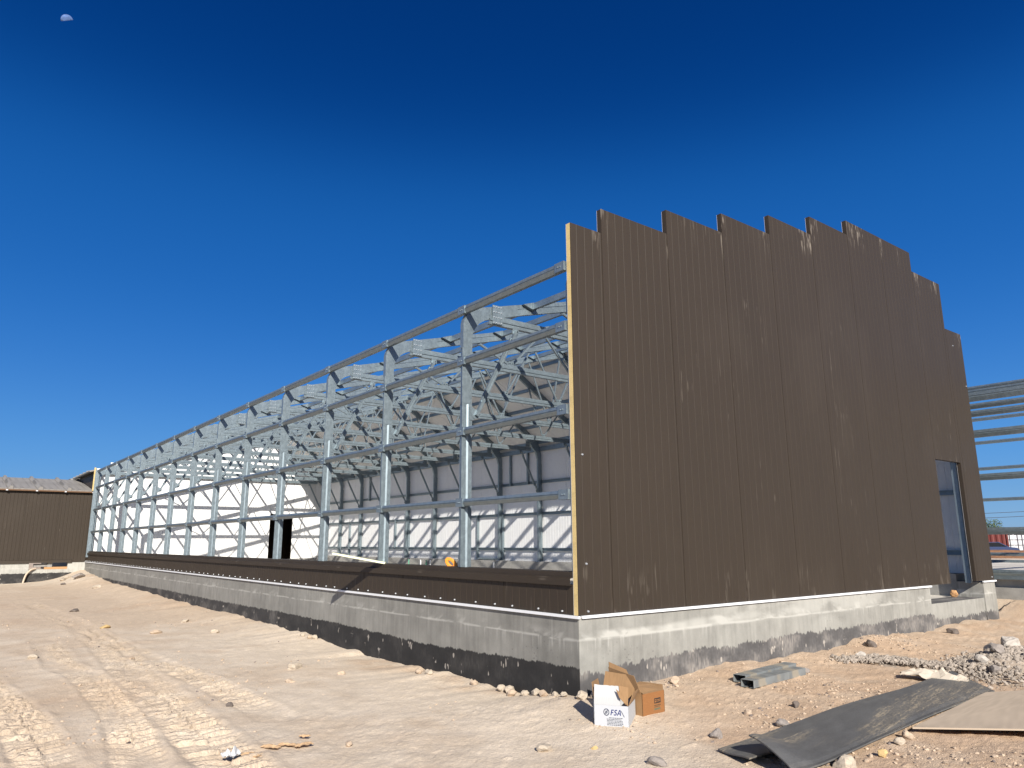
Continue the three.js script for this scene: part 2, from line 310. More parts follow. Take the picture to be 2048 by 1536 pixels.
const sandB = tex(1024, 1024, 2.2, 2.2, (u, v) => { const g = (f, o) => vn((u / 2.2) * f + o, (v / 2.2) * f + o, f); const k = 0.5 * g(300, 1) + 0.3 * g(120, 2) + 0.2 * g(512, 5); const s = g(190, 9); return k + (s > 0.9 ? 0.25 : 0); }, { srgb: false });
M.sand = std({ map: sandT, bumpMap: sandB, bumpScale: 0.006, roughness: 1, vertexColors: true });
{
  const cx = -5.108, cz = 5.513, ang = [], rad = [];
  const a0 = -8 * Math.PI / 180, a1 = 84 * Math.PI / 180, NA = 820;
  for (let i = 0; i <= NA; i++) ang.push(a0 + ((a1 - a0) * i) / NA);
  for (let i = 1; i < 70; i++) ang.push(a1 + ((2 * Math.PI - (a1 - a0)) * i) / 70);
  for (let r = 0.4; r < 2.6; r *= 1.08) rad.push(r);
  for (let r = 2.6; r < 14; r *= 1.0048) rad.push(r);
  for (let r = 14; r < 48; r *= 1.0085) rad.push(r);
  for (let r = 48; r < 900; r *= 1.09) rad.push(r);
  rad.push(1400, 2600);
  const n = ang.length, m = rad.length, pos = new Float32Array((n * m + 1) * 3), col = new Float32Array((n * m + 1) * 3), uv = new Float32Array((n * m + 1) * 2), idx = [];
  const put = (k, x, z) => {
    const [y, tr] = groundY(x, z);
    pos.set([x, y, z], k * 3); uv.set([x, z], k * 2);
    // soil colour: pale dry sand, browner damp soil by the gable, pinkish clay in places
    const b = fbm(x * 0.55 + 1, z * 0.55, 4), d = fbm(x * 2.6, z * 2.6 + 4, 4), e = vn(x * 13, z * 13), f = fbm(x * 0.16, z * 0.16 + 8, 3);
    const brown = clamp(sstep(-0.9, 1.2, x + 0.8 * (b - 0.5)) * sstep(-0.9, 0.3, z) * sstep(6.5, 3.0, z + 1.6 * (d - 0.5)) * (0.55 + 0.9 * (d - 0.2)) + 0.55 * sstep(0.56, 0.74, b) * sstep(0.3, 0.6, d));
    const pale = sstep(0.4, 0.65, f + 0.3 * (d - 0.5)) * (1 - brown);
    let c = [0.545, 0.425, 0.305];
    c = c.map((q, i) => mix(q, [0.60, 0.50, 0.385][i], pale));
    c = c.map((q, i) => mix(q, [0.43, 0.295, 0.19][i], brown * 0.8));
    c = c.map((q, i) => mix(q, [0.60, 0.47, 0.33][i], tr * 0.5 * e));
    const v = 1.22 * (1 + 0.14 * (d - 0.5) + 0.10 * (e - 0.5));
    col.set(c.map(q => q * v), k * 3);
  };
  let k = 0;
  for (let j = 0; j < m; j++) for (let i = 0; i < n; i++) put(k++, cx + rad[j] * Math.sin(ang[i]), cz - rad[j] * Math.cos(ang[i]));
  put(k, cx, cz);
  for (let i = 0; i < n; i++) { const i2 = (i + 1) % n; idx.push(k, i2, i); for (let j = 0; j < m - 1; j++) { const a = j * n + i, b = j * n + i2, c = a + n, d = b + n; idx.push(a, b, d, a, d, c); } }
  const g = new THREE.BufferGeometry();
  g.setAttribute('position', new THREE.BufferAttribute(pos, 3)); g.setAttribute('color', new THREE.BufferAttribute(col, 3)); g.setAttribute('uv', new THREE.BufferAttribute(uv, 2)); g.setIndex(idx); g.computeVertexNormals();
  if (g.attributes.normal.array[1] < 0) { for (let i = 0; i < idx.length; i += 3) { const t = idx[i]; idx[i] = idx[i + 1]; idx[i + 1] = t; } g.setIndex(idx); g.computeVertexNormals(); }
  struct('ground', g, M.sand);
}

// ------------------------------------------------------------------ the hall
const W = 10.3, L = 29.75;
const roofN = x => 3.72 + 0.258 * x, RX = 7.42, RY = roofN(RX), roofF = x => RY - 0.648 * (x - RX);
const hall = thing('steel_hall', 'unfinished long hall: bare galvanised frame on the open side, brown panelled end wall, concrete base', 'building');
struct('floor', box(0.3, 9.9, -0.42, -0.27, -29.5, -0.3), M.slab);

// concrete base
const near = part(hall, 'concrete_base', box(0, 0.3, -1.2, -0.001, -8, -0.002), M.plinthNear, 'grey concrete base wall with black tar band under the open side');
part(hall, 'concrete_base', (() => { const g = box(0, 0.3, -1.2, 0, -29.75, -8); const u = g.attributes.uv; for (let i = 0; i < u.count; i++) u.setX(i, u.getX(i) + 0); return g; })(), M.plinthFar, 'far stretch of the concrete base wall under the open side');
part(hall, 'concrete_base', box(0.002, 7.72, -1.3, 0, -0.3, 0), M.plinthGable, 'sunlit concrete base with lime stains under the brown end wall');
part(hall, 'concrete_base', box(9.9, 10.35, -1.2, 0.13, -29.5, -0.45), M.conc);
part(hall, 'concrete_base', box(0.3, 10.35, -1.2, -0.02, -29.75, -29.5), M.conc);
part(hall, 'doorway_slab', box(7.72, 9.87, -1.3, -0.268, -0.5, -0.02), M.plinthGable, 'lower concrete threshold in the doorway gap');
part(hall, 'concrete_pier', box(9.87, 10.39, -1.3, 0, -0.45, 0), M.plinthGable, 'short concrete pier right of the doorway gap');
// white base trim
const trimPoly = [[0, 0], [0, 0.022], [-0.028, 0.022], [-0.028, -0.004], [-0.022, -0.004], [-0.003, 0]];
part(hall, 'base_trim', sweep(trimPoly, [0, 0.001, 0.028], [0, 0.001, -29.75], [1, 0, 0], [0, 1, 0]), M.plasticWhite);
part(hall, 'base_trim', sweep(trimPoly.map(p => [p[0], p[1]]), [0.03, 0.001, 0], [7.75, 0.001, 0], [0, 0, -1], [0, 1, 0]), M.plasticWhite);
part(hall, 'base_trim', sweep(trimPoly, [9.85, 0.001, 0], [10.42, 0.001, 0], [0, 0, -1], [0, 1, 0]), M.plasticWhite);

// panel skin outline in (u along the wall, n outwards) with shallow grooves
function skin(w, n, gw, gd, th) {
  const p = [[0.0036, 0]], s = w / n;
  for (let i = 0; i < n; i++) { const c = (i + 0.75) * s; if (c + gw > w - 0.006) continue; p.push([c - gw, 0], [c - gw * 0.35, -gd], [c + gw * 0.35, -gd], [c + gw, 0]); } th = Math.max(th, gd + 0.004);
  p.push([w - 0.0036, 0], [w - 0.0036, -th], [0.0036, -th]);
  return p;
}
function wallPanel(parent, name, A, dirU, dirN, w, y0, y1, matF, opts = {}) {
  const at = (u, n, y) => [A[0] + dirU[0] * u + dirN[0] * n, y, A[2] + dirU[2] * u + dirN[2] * n];
  const g = sweep(skin(w, Math.max(1, Math.round(w / 0.128)), opts.gw || 0.006, opts.gd || 0.0018, 0.008), at(0, 0, y0), at(0, 0, y1), dirU, dirN);
  if (opts.uv) { const p = g.attributes.position, u = g.attributes.uv; for (let i = 0; i < p.count; i++) u.setXY(i, opts.uv(p.getX(i), p.getZ(i)), p.getY(i)); }
  else { const p = g.attributes.position, u = g.attributes.uv; const o = opts.off || 0; for (let i = 0; i < p.count; i++) u.setXY(i, (p.getX(i) * dirU[0] + p.getZ(i) * dirU[2]) + o, p.getY(i) + o * 1.7); }
  const m = part(parent, name, g, matF);
  const mk = (n0, n1, u0, u1) => { const a = at(u0, n0, y0), b = at(u1, n1, y1 - 0.001); return box(Math.min(a[0], b[0]), Math.max(a[0], b[0]), y0, y1 - 0.001, Math.min(a[2], b[2]), Math.max(a[2], b[2])); };
  if (opts.core) part(m, 'foam_core', mk(-0.0085, -0.066, 0.002, w - 0.002), opts.core);
  if (opts.back) part(m, 'inner_skin', mk(-0.0665, -0.070, 0.0025, w - 0.0025), opts.back);
  return m;
}
// end wall facing the camera: ten brown panels of uneven height
TOPS.forEach(([a, b, y], i) => {
  const o = { core: i ? M.brown : M.foam, back: M.white, uv: (x) => x };
  if (i === 8) {
    wallPanel(hall, 'wall_panel', [8.537, 0, 0], [1, 0, 0], [0, 0, 1], 1.05, 2.125, y, M.gable, o);
    wallPanel(hall, 'wall_panel', [9.587, 0, 0], [1, 0, 0], [0, 0, 1], 0.1, 0.025, y, M.gable, o);
  } else wallPanel(hall, 'wall_panel', [a, 0, 0], [1, 0, 0], [0, 0, 1], b - a, 0.025, y, M.gable, o);
});
{ // screw heads on the end panels
  const g = []; for (const [x, y] of [[0.13, 0.06], [0.12, 0.52], [0.1, 1.62], [10.3, 0.08], [10.33, 3.65], [9.95, 5.4 - 1.0]]) g.push(cyl([x, y, 0.0], [x, y, 0.012], 0.012, 0.009, 8));
  stuff(hall, 'screw_heads', g, M.bolt);
}
// lining of the doorway
part(hall, 'door_post', box(9.635, 9.70, -0.01, 2.2, -0.2, -0.105), M.galv);
part(hall, 'door_post', box(8.40, 8.47, 0.04, 5.2, -0.22, -0.105), M.galv);
// low brown panels along the open side, and the folded cap on them
for (let i = 0; i < 26; i++) {
  const z1 = -0.075 - i * 1.14, z0 = z1 - 1.137;
  const m = wallPanel(hall, 'low_panel', [0, 0, z1], [0, 0, -1], [-1, 0, 0], z1 - z0, 0.025, 0.318, M.brown, { off: i * 0.37, gw: 0.008, gd: 0.003, core: M.brown, back: M.white });
  const g = []; for (const f of [0.14, 0.47, 0.86]) { const z = z1 - f * 1.14; g.push(cyl([0, 0.055, z], [-0.013, 0.055, z], 0.011, 0.008, 7)); }
  stuff(m, 'screw_heads', g, M.bolt);
}
const capLine = sheet([[-0.004, 0.312], [-0.034, 0.31], [-0.034, 0.376], [0.004, 0.386], [0.006, 0.438], [0.13, 0.442], [0.13, 0.40]], 0.003);
for (let i = 0; i < 12; i++) { const z1 = -0.073 - i * 2.47 , k = i % 2 ? 0.0018 : 0; part(hall, 'cap_flashing', sweep(capLine, [-k, k, z1], [-k, k, z1 - (i === 11 ? 2.45 : 2.52)], [1, 0, 0], [0, 1, 0]), M.brown); }

// frames
const NF = 14, zf = i => (i < 0 ? -0.105 : -2.07 - 2.1 * i);
const C_UP = sheet([[0.125, -0.07], [0.14, -0.07], [0.14, 0], [-0.012, 0], [-0.012, -0.003], [0.012, -0.006], [0.012, -0.07], [0.027, -0.07]], 0.0035);
const C_LOW = sheet([[0.13, -0.074], [0.144, -0.074], [0.144, 0.004], [0.092, 0.004], [0.088, 0.017], [0.078, 0.017], [0.056, 0.004], [-0.014, 0.004], [-0.014, 0.001], [0.011, -0.002], [0.011, -0.074], [0.026, -0.074]], 0.0035);
function offsetLine(p, t) { // outline of a strip t wide on the left of the line
  return sheet(p, t);
}
function frame(i) {
  const z = zf(i), sx = i < 0 ? 0.08 : 0;
  // columns, near and far
  for (const far of [0, 1]) {
    const X = u => (far ? W - 0.14 - u : sx + u), dU = far ? [-1, 0, 0] : [1, 0, 0], y0 = far ? 0.13 : 0.4425;
    if (far && i < 0) continue;
    const c = part(hall, 'column', [sweep(C_LOW, [X(0), y0, z], [X(0), 2.46, z], dU, [0, 0, 1]), sweep(C_UP, [X(0), 2.46, z], [X(0), 3.2, z], dU, [0, 0, 1])], M.galv);
    if (far) part(c, 'base_plate', box(Math.min(X(-0.02), X(0.2)), Math.max(X(-0.02), X(0.2)), y0, y0 + 0.012, z - 0.11, z + 0.07), M.bolt);
    // sleeve with lug for the knee brace
    part(c, 'brace_lug', [box(Math.min(X(0.1), X(0.17)), Math.max(X(0.1), X(0.17)), 2.26, 2.42, z + 0.0075, z + 0.014), cyl([X(0.19), 2.34, z + 0.008], [X(0.19), 2.34, z + 0.02], 0.062, 0.062, 20), cyl([X(0.2), 2.34, z + 0.02], [X(0.2), 2.34, z + 0.05], 0.016, 0.014, 8)], M.galv);
    // knee brace
    const b0 = V(X(0.2), 2.34, z + 0.03), b1 = V(X(0.85), 3.56, z + 0.03), at = t => b0.clone().lerp(b1, t).toArray(), dir = b1.clone().sub(b0).normalize();
    const side = V(0, 0, 1).cross(dir);
    const prof = sheet([[-0.032, 0.03], [-0.032, 0], [-0.012, 0], [-0.008, 0.006], [0.008, 0.006], [0.012, 0], [0.032, 0], [0.032, 0.03]], 0.003);
    const br = part(hall, 'knee_brace', [sweep(prof, at(0.13), at(0.9), side.toArray(), [0, 0, -1]), bar(at(-0.02), at(0.15), 0.04, 0.05, [0, 0, 1]), bar(at(0.88), at(1.0), 0.04, 0.05, [0, 0, 1])], M.galv);
    part(br, 'pivot_plate', [cyl([X(0.85), 3.55, z - 0.01], [X(0.85), 3.55, z + 0.012], 0.055, 0.055, 16), cyl([X(0.85), 3.55, z + 0.05], [X(0.85), 3.55, z + 0.075], 0.014, 0.012, 8)], M.galv);
  }
  // rafters with the bent knee
  const nearOut = [[sx, 3.2], [sx, 3.52]], nearIn = [[sx + 0.14, 3.2], [sx + 0.142, 3.33]];
  for (let k = 1; k <= 8; k++) { const t = k / 8, a = t * t * (3 - 2 * t); nearOut.push([sx + 0.30 * t ** 1.5, 3.52 + (roofN(0.30) - 3.52) * Math.sin(t * Math.PI / 2)]); }
  for (let k = 1; k <= 9; k++) { const th = Math.PI - k / 9 * (Math.PI / 2 - 0.25), r = 0.42; nearIn.push([sx + 0.142 + r + r * Math.cos(th), 3.33 + r * 0.82 * Math.sin(th)]); }
  const dep = 0.155, li = nearIn[nearIn.length - 1];
  nearOut.push([RX, RY]); nearIn.push([1.0, roofN(1.0) - dep]); nearIn.push([RX - 0.02, roofN(RX - 0.02) - dep]);
  const bev = [[...nearOut, ...nearIn.slice().reverse()]];
  const rib = sheet([[0.9, roofN(0.9) - 0.062], [RX - 0.1, roofN(RX - 0.1) - 0.062]], 0.018);
  const r1 = part(hall, 'rafter', [extr(bev[0], 0.004, z - 0.004), extr(offsetLine(nearOut.slice().reverse(), 0.004), 0.066, z - 0.0705), extr(offsetLine(nearIn, 0.004), 0.066, z - 0.0705), extr(rib, 0.007, z)], M.galv);
  const farOut = [[RX, RY]], farIn = [[RX + 0.02, roofF(RX + 0.02) - 0.19]], fx = W - 0.14;
  farOut.push([9.75, roofF(9.75)], [9.98, roofF(9.98)], [fx - 0.03, 3.66], [fx, 3.52], [fx, 3.2]); farIn.push([9.2, roofF(9.2) - 0.185], [9.55, roofF(9.55) - 0.2], [9.8, 3.72], [9.95, 3.56], [fx - 0.14, 3.34], [fx - 0.14, 3.2]);
  const r2 = part(hall, 'rafter', [extr([...farOut, ...farIn.slice().reverse()], 0.004, z - 0.004), extr(offsetLine(farOut.slice().reverse(), 0.004), 0.066, z - 0.0705), extr(offsetLine(farIn, 0.004), 0.066, z - 0.0705)], M.galv);
  // tie beam
  const tp = sheet([[0, -0.06], [0, 0], [0.042, 0], [0.05, 0.012], [0.072, 0.012], [0.08, 0], [0.122, 0], [0.122, -0.06]], 0.0035);
  const tie = part(hall, 'tie_beam', sweep(tp, [0.41, 3.595, z + 0.007], [9.72, 3.595, z + 0.007], [0, 1, 0], [0, 0, 1]), M.galv);
  const plates = [], bolts = [];
  for (const [x0, x1, y1] of [[0.45, 0.615, 3.86], [9.5, 9.66, 3.92]]) {
    plates.push(box(x0, x1, 3.60, y1, z + 0.0225, z + 0.0275));
    for (let a = 0; a < 4; a++) for (let b = 0; b < 4; b++) { const x = mix(x0 + 0.022, x1 - 0.022, a / 3), y = mix(3.617, y1 - 0.02, b / 3); bolts.push(cyl([x, y, z + 0.027], [x, y, z + 0.038], 0.0085, 0.007, 6)); }
  }
  const pl = part(tie, 'gusset_plate', plates, M.plate);
  if (i < 6) stuff(pl, 'bolt_heads', bolts, M.bolt);
  // web members
  const bot = [2.42, 3.88, 5.38, 6.92, 8.5], up = [[1.72, 3.08], [3.2, 4.58], [4.72, 6.12], [6.26, 7.32], [7.95, 9.06]];
  bot.forEach((bx, k) => {
    up[k].forEach((tx, s) => {
      const ty = (tx < RX ? roofN(tx) - dep : roofF(tx) - 0.19) + 0.012;
      const a = V(bx + (s ? 0.035 : -0.035), 3.735, z - 0.03), b = V(tx, ty, z - 0.03), at = t => a.clone().lerp(b, t).toArray();
      part(hall, 'web_strut', [bar(at(0.06), at(0.94), 0.034, 0.034, [0, 0, 1]), bar(at(-0.02), at(0.08), 0.045, 0.012, [0, 0, 1]), bar(at(0.92), at(1.02), 0.045, 0.012, [0, 0, 1])], M.galv);
    });
    if (i < 8) part(tie, 'node_plate', [box(bx - 0.055, bx + 0.055, 3.712, 3.79, z - 0.012, z - 0.004), cyl([bx - 0.03, 3.76, z - 0.005], [bx - 0.03, 3.76, z + 0.014], 0.013, 0.011, 7), cyl([bx + 0.03, 3.76, z - 0.005], [bx + 0.03, 3.76, z + 0.014], 0.013, 0.011, 7)], M.galv);
  });
  return [r1, r2];
}
const rafters = []; for (let i = -1; i < NF; i++) rafters.push(frame(i));

// girts on the open side, purlins on the near slope
const hat = (h, x0, x1) => sheet([[x1, -h], [x0 + 0.022, -h], [x0, -h * 0.08], [x0 + 0.007, h * 0.02], [x0 + 0.007, h * 0.16], [x0, h * 0.28], [x0 + 0.005, h], [x1, h]], 0.003);
const girtY = [3.705, 3.02, 2.105, 1.215];
girtY.forEach((y, k) => {
  const g = part(hall, 'girt', sweep(hat(k ? 0.04 : 0.046, -0.014, 0.055), [0, y, -0.1], [0, y, k === 1 ? -29.45 : -29.5], [1, 0, 0], [0, 1, 0]), M.galv);
  for (let i = -1; i < NF; i++) {
    const z = (i < 0 ? -0.17 : zf(i) - 0.03);
    const c = part(g, 'girt_clip', [box(-0.022, 0.03, y - 0.052, y + 0.052, z - 0.075, z + 0.075)], M.galv);
    if (i < 7) for (const d of [-0.018, 0.018]) c.geometry = merge([c.geometry, cyl([-0.022, y, z + d], [-0.031, y, z + d], 0.01, 0.008, 7)]);
  }
});
const cee = (h, w) => sheet([[w, h - 0.014], [w, h], [0, h], [0, 0], [w, 0], [w, 0.014]], 0.003);
for (let k = 0; k < 7; k++) {
  const x = k < 6 ? 1.13 + 1.045 * k : 7.355, y = k < 6 ? roofN(x) - 0.09 : 5.585;
  part(hall, 'purlin', sweep(cee(0.088, 0.05), [x, y, -0.1], [x, y, -29.5], [1, 0, 0], [0, 1, 0]), M.galv);
  for (let i = 0; i < 6; i++) { const r = rafters[i + 1][0], z = zf(i); part(r, 'purlin_clip', [extr([[x - 0.005, y], [x - 0.005, y + 0.092], [x - 0.02, y + 0.092], [x - 0.16, y + 0.045]], 0.05, z + 0.002), box(x - 0.012, x + 0.056, y - 0.004, y + 0.094, z - 0.06, z + 0.07)], M.galv); }
}
for (let k = 0; k < 5; k++) {
  const x = 7.55 + 0.62 * k, y = roofF(x) - 0.1;
  part(hall, 'purlin', sweep(cee(0.09, 0.05), [x, y, -0.1], [x, y, -29.5], [1, 0, 0], [0, 1, 0]), M.galv);
}
part(hall, 'eave_beam', sweep(cee(0.14, 0.06), [W - 0.2, 3.62, -0.1], [W - 0.2, 3.62, -29.5], [1, 0, 0], [0, 1, 0]), M.galv);

// far slope: roof panels laid side by side
{
  const x0 = RX - 0.02, x1 = 10.62, A = [x0, roofF(x0) + 0.004], B = [x1, roofF(x1) + 0.004], n = [0.5438, 0.8392];
  for (let k = 0; k < 28; k++) {
    const z1 = -0.1 - k * 1.052;
    // outline across the panel (u along z, v down) swept down the slope
    const o = skin(1.05, 8, 0.012, 0.005, 0.008).map(p => [p[0], -p[1]]);
    const m = part(hall, 'roof_panel', sweep(o, [A[0], A[1], z1], [B[0], B[1], z1], [0, 0, -1], [n[0], n[1], 0]), M.white);
    part(m, 'roof_skin', sweep([[0.003, 0.009], [1.047, 0.009], [1.047, 0.09], [1.0, 0.09], [0.98, 0.12], [0.95, 0.12], [0.93, 0.09], [0.003, 0.09]], [A[0], A[1], z1], [B[0], B[1], z1], [0, 0, -1], [n[0], n[1], 0]), M.brown);
  }
}
// far long wall: white inside, with its rails and frames for openings
for (let i = 0; i < 26; i++) { const z1 = -0.11 - i * 1.13; wallPanel(hall, 'wall_panel', [W - 0.1, 0, z1 - 1.13], [0, 0, 1], [-1, 0, 0], 1.13, 0.135, 3.86, M.white, { off: i * 0.5, gw: 0.016, gd: 0.004, core: M.brown, back: M.brown }); }
for (const y of [2.63, 1.63, 0.51]) part(hall, 'wall_rail', sweep(cee(0.09, -0.05), [W - 0.105, y - 0.045, -0.12], [W - 0.105, y - 0.045, -29.45], [1, 0, 0], [0, 1, 0]), M.galv);
const post = (z, y0, y1, w = 0.06) => part(hall, 'opening_post', box(W - 0.19, W - 0.105, y0, y1, z - w / 2, z + w / 2), M.galv);
for (const [z, y0, y1] of [[-16.1, 0.15, 1.66], [-14.62, 0.15, 1.66], [-22.08, 0.53, 1.68], [-20.95, 0.53, 1.68], [-26.4, 0.15, 1.6], [-25.3, 0.15, 1.6], [-14.18, 2.6, 3.66], [-13.25, 2.6, 3.66], [-24.5, 2.56, 3.62], [-7.2, 0.15, 1.66], [-8.6, 0.15, 1.66]]) post(z, y0, y1);
part(hall, 'opening_sill', box(W - 0.19, W - 0.106, 0.16, 0.21, -16.07, -14.65), M.galv);
// far end wall: white inside, uneven tops, a door opening
TOPS.forEach(([a, b, y], i) => {
  const o = { off: i * 0.3, gw: 0.016, gd: 0.006, core: i ? M.brown : M.foam, back: M.brown }, z = -29.5, top = i < 6 ? [3.84, 4.12, 4.5, 4.85, 5.2, 5.5][i] : y + 0.02;
  if (i === 7) { wallPanel(hall, 'wall_panel', [7.5, 0, z], [1, 0, 0], [0, 0, 1], 1.1, 2.1, top, M.white, o); }
  else if (i === 8) wallPanel(hall, 'wall_panel', [8.605, 0, z], [1, 0, 0], [0, 0, 1], b - 8.605, 0.0, top, M.white, o);
  else wallPanel(hall, 'wall_panel', [a, 0, z], [1, 0, 0], [0, 0, 1], (i === 6 ? 7.497 : b) - a, 0.0, i === 9 ? 5.3 : top, M.white, o);
});
part(hall, 'foam_edge', box(-0.085, -0.025, 2.9, 3.87, -29.60, -29.53), M.foam);
part(hall, 'corner_post', sweep(C_LOW, [-0.06, 0.2, -29.3], [-0.06, 3.74, -29.3], [1, 0, 0], [0, 0, 1]), M.galv);

// ------------------------------------------------------------------ finished hall behind, and the low building to the left
{
  const t = thing('rear_hall', 'finished dark walled hall behind the open frame, its corrugated roof edge showing', 'building');
  const z0 = -29.78, z1 = -34.4;
  for (let k = 0; k < 4; k++) part(t, 'wall_panel', box(0.02, 0.12, -1, 3.74, z0 - (k + 1) * 1.15, z0 - k * 1.15 - 0.006), M.brown);
  part(t, 'wall', [box(10.2, 10.3, -1, 3.8, z1, z0 - 0.02), box(0.12, 10.2, -1, 3.6, z1, z1 + 0.1)], M.brown);
  for (let k = 0; k < 5; k++) { const za = z0 - k * 0.94, pts = [[0, 0], [0.93, 0], [0.93, 0.05], [0.86, 0.05], [0.84, 0.1], [0.8, 0.1], [0.78, 0.05], [0, 0.05]]; part(t, 'roof_panel', sweep(pts, [-0.22, 3.70, za], [RX, 5.68, za], [0, 0, -1], [-0.258, 1, 0]), M.roofGrey = M.roofGrey || std({ map: tex(512, 256, 4, 2, (u, v) => { const k2 = 0.2 * (1 + 0.5 * (vn(u * 6, v * 2, 0) - 0.5) + 0.5 * (vn(u * 40, v * 3) - 0.5)); return [k2, k2 * 0.96, k2 * 0.9]; }), roughness: 0.7 })); part(t, 'roof_panel', sweep(pts, [RX, 5.68, za], [10.6, 3.62, za], [0, 0, -1], [0.5438, 0.8392, 0]), M.roofGrey); }
}
{
  const t = thing('further_hall', 'lower dark roofed hall standing beyond the finished rear hall', 'building');
  part(t, 'wall', box(0.1, 10, -1, 3.74, -46, -35.2), M.brown);
  for (let k = 0; k < 10; k++) { const za = -35 - k * 1.1; part(t, 'roof_panel', sweep([[0, 0], [1.08, 0], [1.08, 0.08], [0, 0.08]], [-0.25, 3.70, za], [7.4, 5.66, za], [0, 0, -1], [-0.258, 1, 0]), M.roofGrey); }
}
{
  const t = thing('low_brown_building', 'low brown panelled building left of the open frame with a weathered ribbed grey roof', 'building');
  const z = -29.72, xl = -13.8;
  const pT = { uv: null };
  for (let k = 0; k < 12; k++) wallPanel(t, 'wall_panel', [-0.012 - (k + 1) * 1.15, 0, z], [1, 0, 0], [0, 0, 1], 1.15, 0.01, 2.84, M.brown, { off: k * 0.43, core: M.brown, gw: 0.016, gd: 0.006 });
  part(t, 'drip_flashing', sweep(sheet([[0.0, 0.1], [0.05, 0.09], [0.055, 0.0], [0.03, 0.0]], 0.004), [xl, 0.0, z], [-0.5, 0.0, z], [0, 0, 1], [0, 1, 0]), M.brown);
  const roofM = std({ map: tex(1024, 512, 6, 3, (u, v) => { const st = vn(u * 34, v * 0.4), k = 0.25 * (1 + 0.3 * (fbm(u * 2, v * 2, 3) - 0.5)); const d = 0.55 * sstep(0.5, 0.9, st * (0.7 + 0.6 * vn(u * 5, v * 0.5))); return [mix(k, 0.05, d), mix(k * 0.94, 0.045, d), mix(k * 0.86, 0.04, d)]; }), roughness: 0.75 });
  for (let k = 0; k < 14; k++) {
    const x1 = 0.0 - k * 1.0, rw = [[0, 0], [0.99, 0], [0.99, 0.05], [0.18, 0.05], [0.14, 0.14], [0.06, 0.14], [0.02, 0.05], [0, 0.05]];
    const m = part(t, 'roof_panel', sweep(rw, [x1 - 0.995, 2.86, z + 0.14], [x1 - 0.995, 3.62, z - 4.6], [1, 0, 0], [0, 0.988, 0.16]), roofM);
    part(m, 'gutter_edge', box(x1 - 0.99, x1 - 0.02, 2.815, 2.865, z + 0.11, z + 0.15), M.gutter = M.gutter || std({ color: new THREE.Color().setRGB(0.13, 0.07, 0.035), roughness: 0.8 }));
    part(m, 'bracket', box(x1 - 0.06, x1 + 0.01, 2.81, 2.84, z + 0.1, z + 0.19), M.plasticWhite);
  }
  part(t, 'wall', [box(xl, -0.1, 0, 3.5, z - 4.7, z - 4.6), box(xl, xl + 0.1, -1, 2.84, z - 4.6, z - 0.1)], M.brown);
  const bm = std({ map: concrete(14, 1.2, -1.2, 1024, 128, { base: 0.38, s: 31, joint: -0.2, bloom: 0.3, patch: 0.3, pitch: 2.3, tar: u => -0.40, brush: 0.02, tk: 0.03, dust: 0.12 }), roughness: 0.92 });
  const sh = g => { const u = g.attributes.uv; for (let i = 0; i < u.count; i++) u.setX(i, u.getX(i) + 14); return g; };
  part(t, 'concrete_base', sh(box(xl, -1.95, -1.2, -0.005, z - 0.3, z - 0.02)), bm);
  part(t, 'concrete_base', sh(box(-1.95, -0.62, -1.2, -0.26, z - 0.3, z - 0.04)), bm, 'lower concrete edge under the two dark gaps');
  part(t, 'concrete_base', sh(box(-0.62, -0.003, -1.2, 0.0, z - 0.3, z - 0.02)), bm, 'concrete corner block beside the open frame');
  part(t, 'concrete_block', box(-1.78, -1.2, -0.15, -0.04, z - 0.28, z - 0.1), M.conc);
  part(t, 'concrete_block', box(-1.32, -1.16, -0.17, 0.0, z - 0.3, z - 0.06), M.conc);
  solo('plank', 'tan timber plank lying in the dark gap under the low brown building', 'plank', box(-0.42, 0.42, 0, 0.09, -0.05, 0.05), std({ color: new THREE.Color().setRGB(0.42, 0.24, 0.11), roughness: 0.8 }), [-1.0, -0.258, z - 0.12], 0.03);
  solo('hose', 'short tan hose hanging over the concrete edge below the low brown building', 'hose', tube([[-1.72, -0.22, z + 0.0], [-1.86, -0.26, z + 0.07], [-2.0, -0.42, z + 0.09], [-2.06, -0.6, z + 0.12], [-2.1, -0.78, z + 0.2]], 0.035), std({ color: new THREE.Color().setRGB(0.5, 0.4, 0.3), roughness: 0.8 }));
}

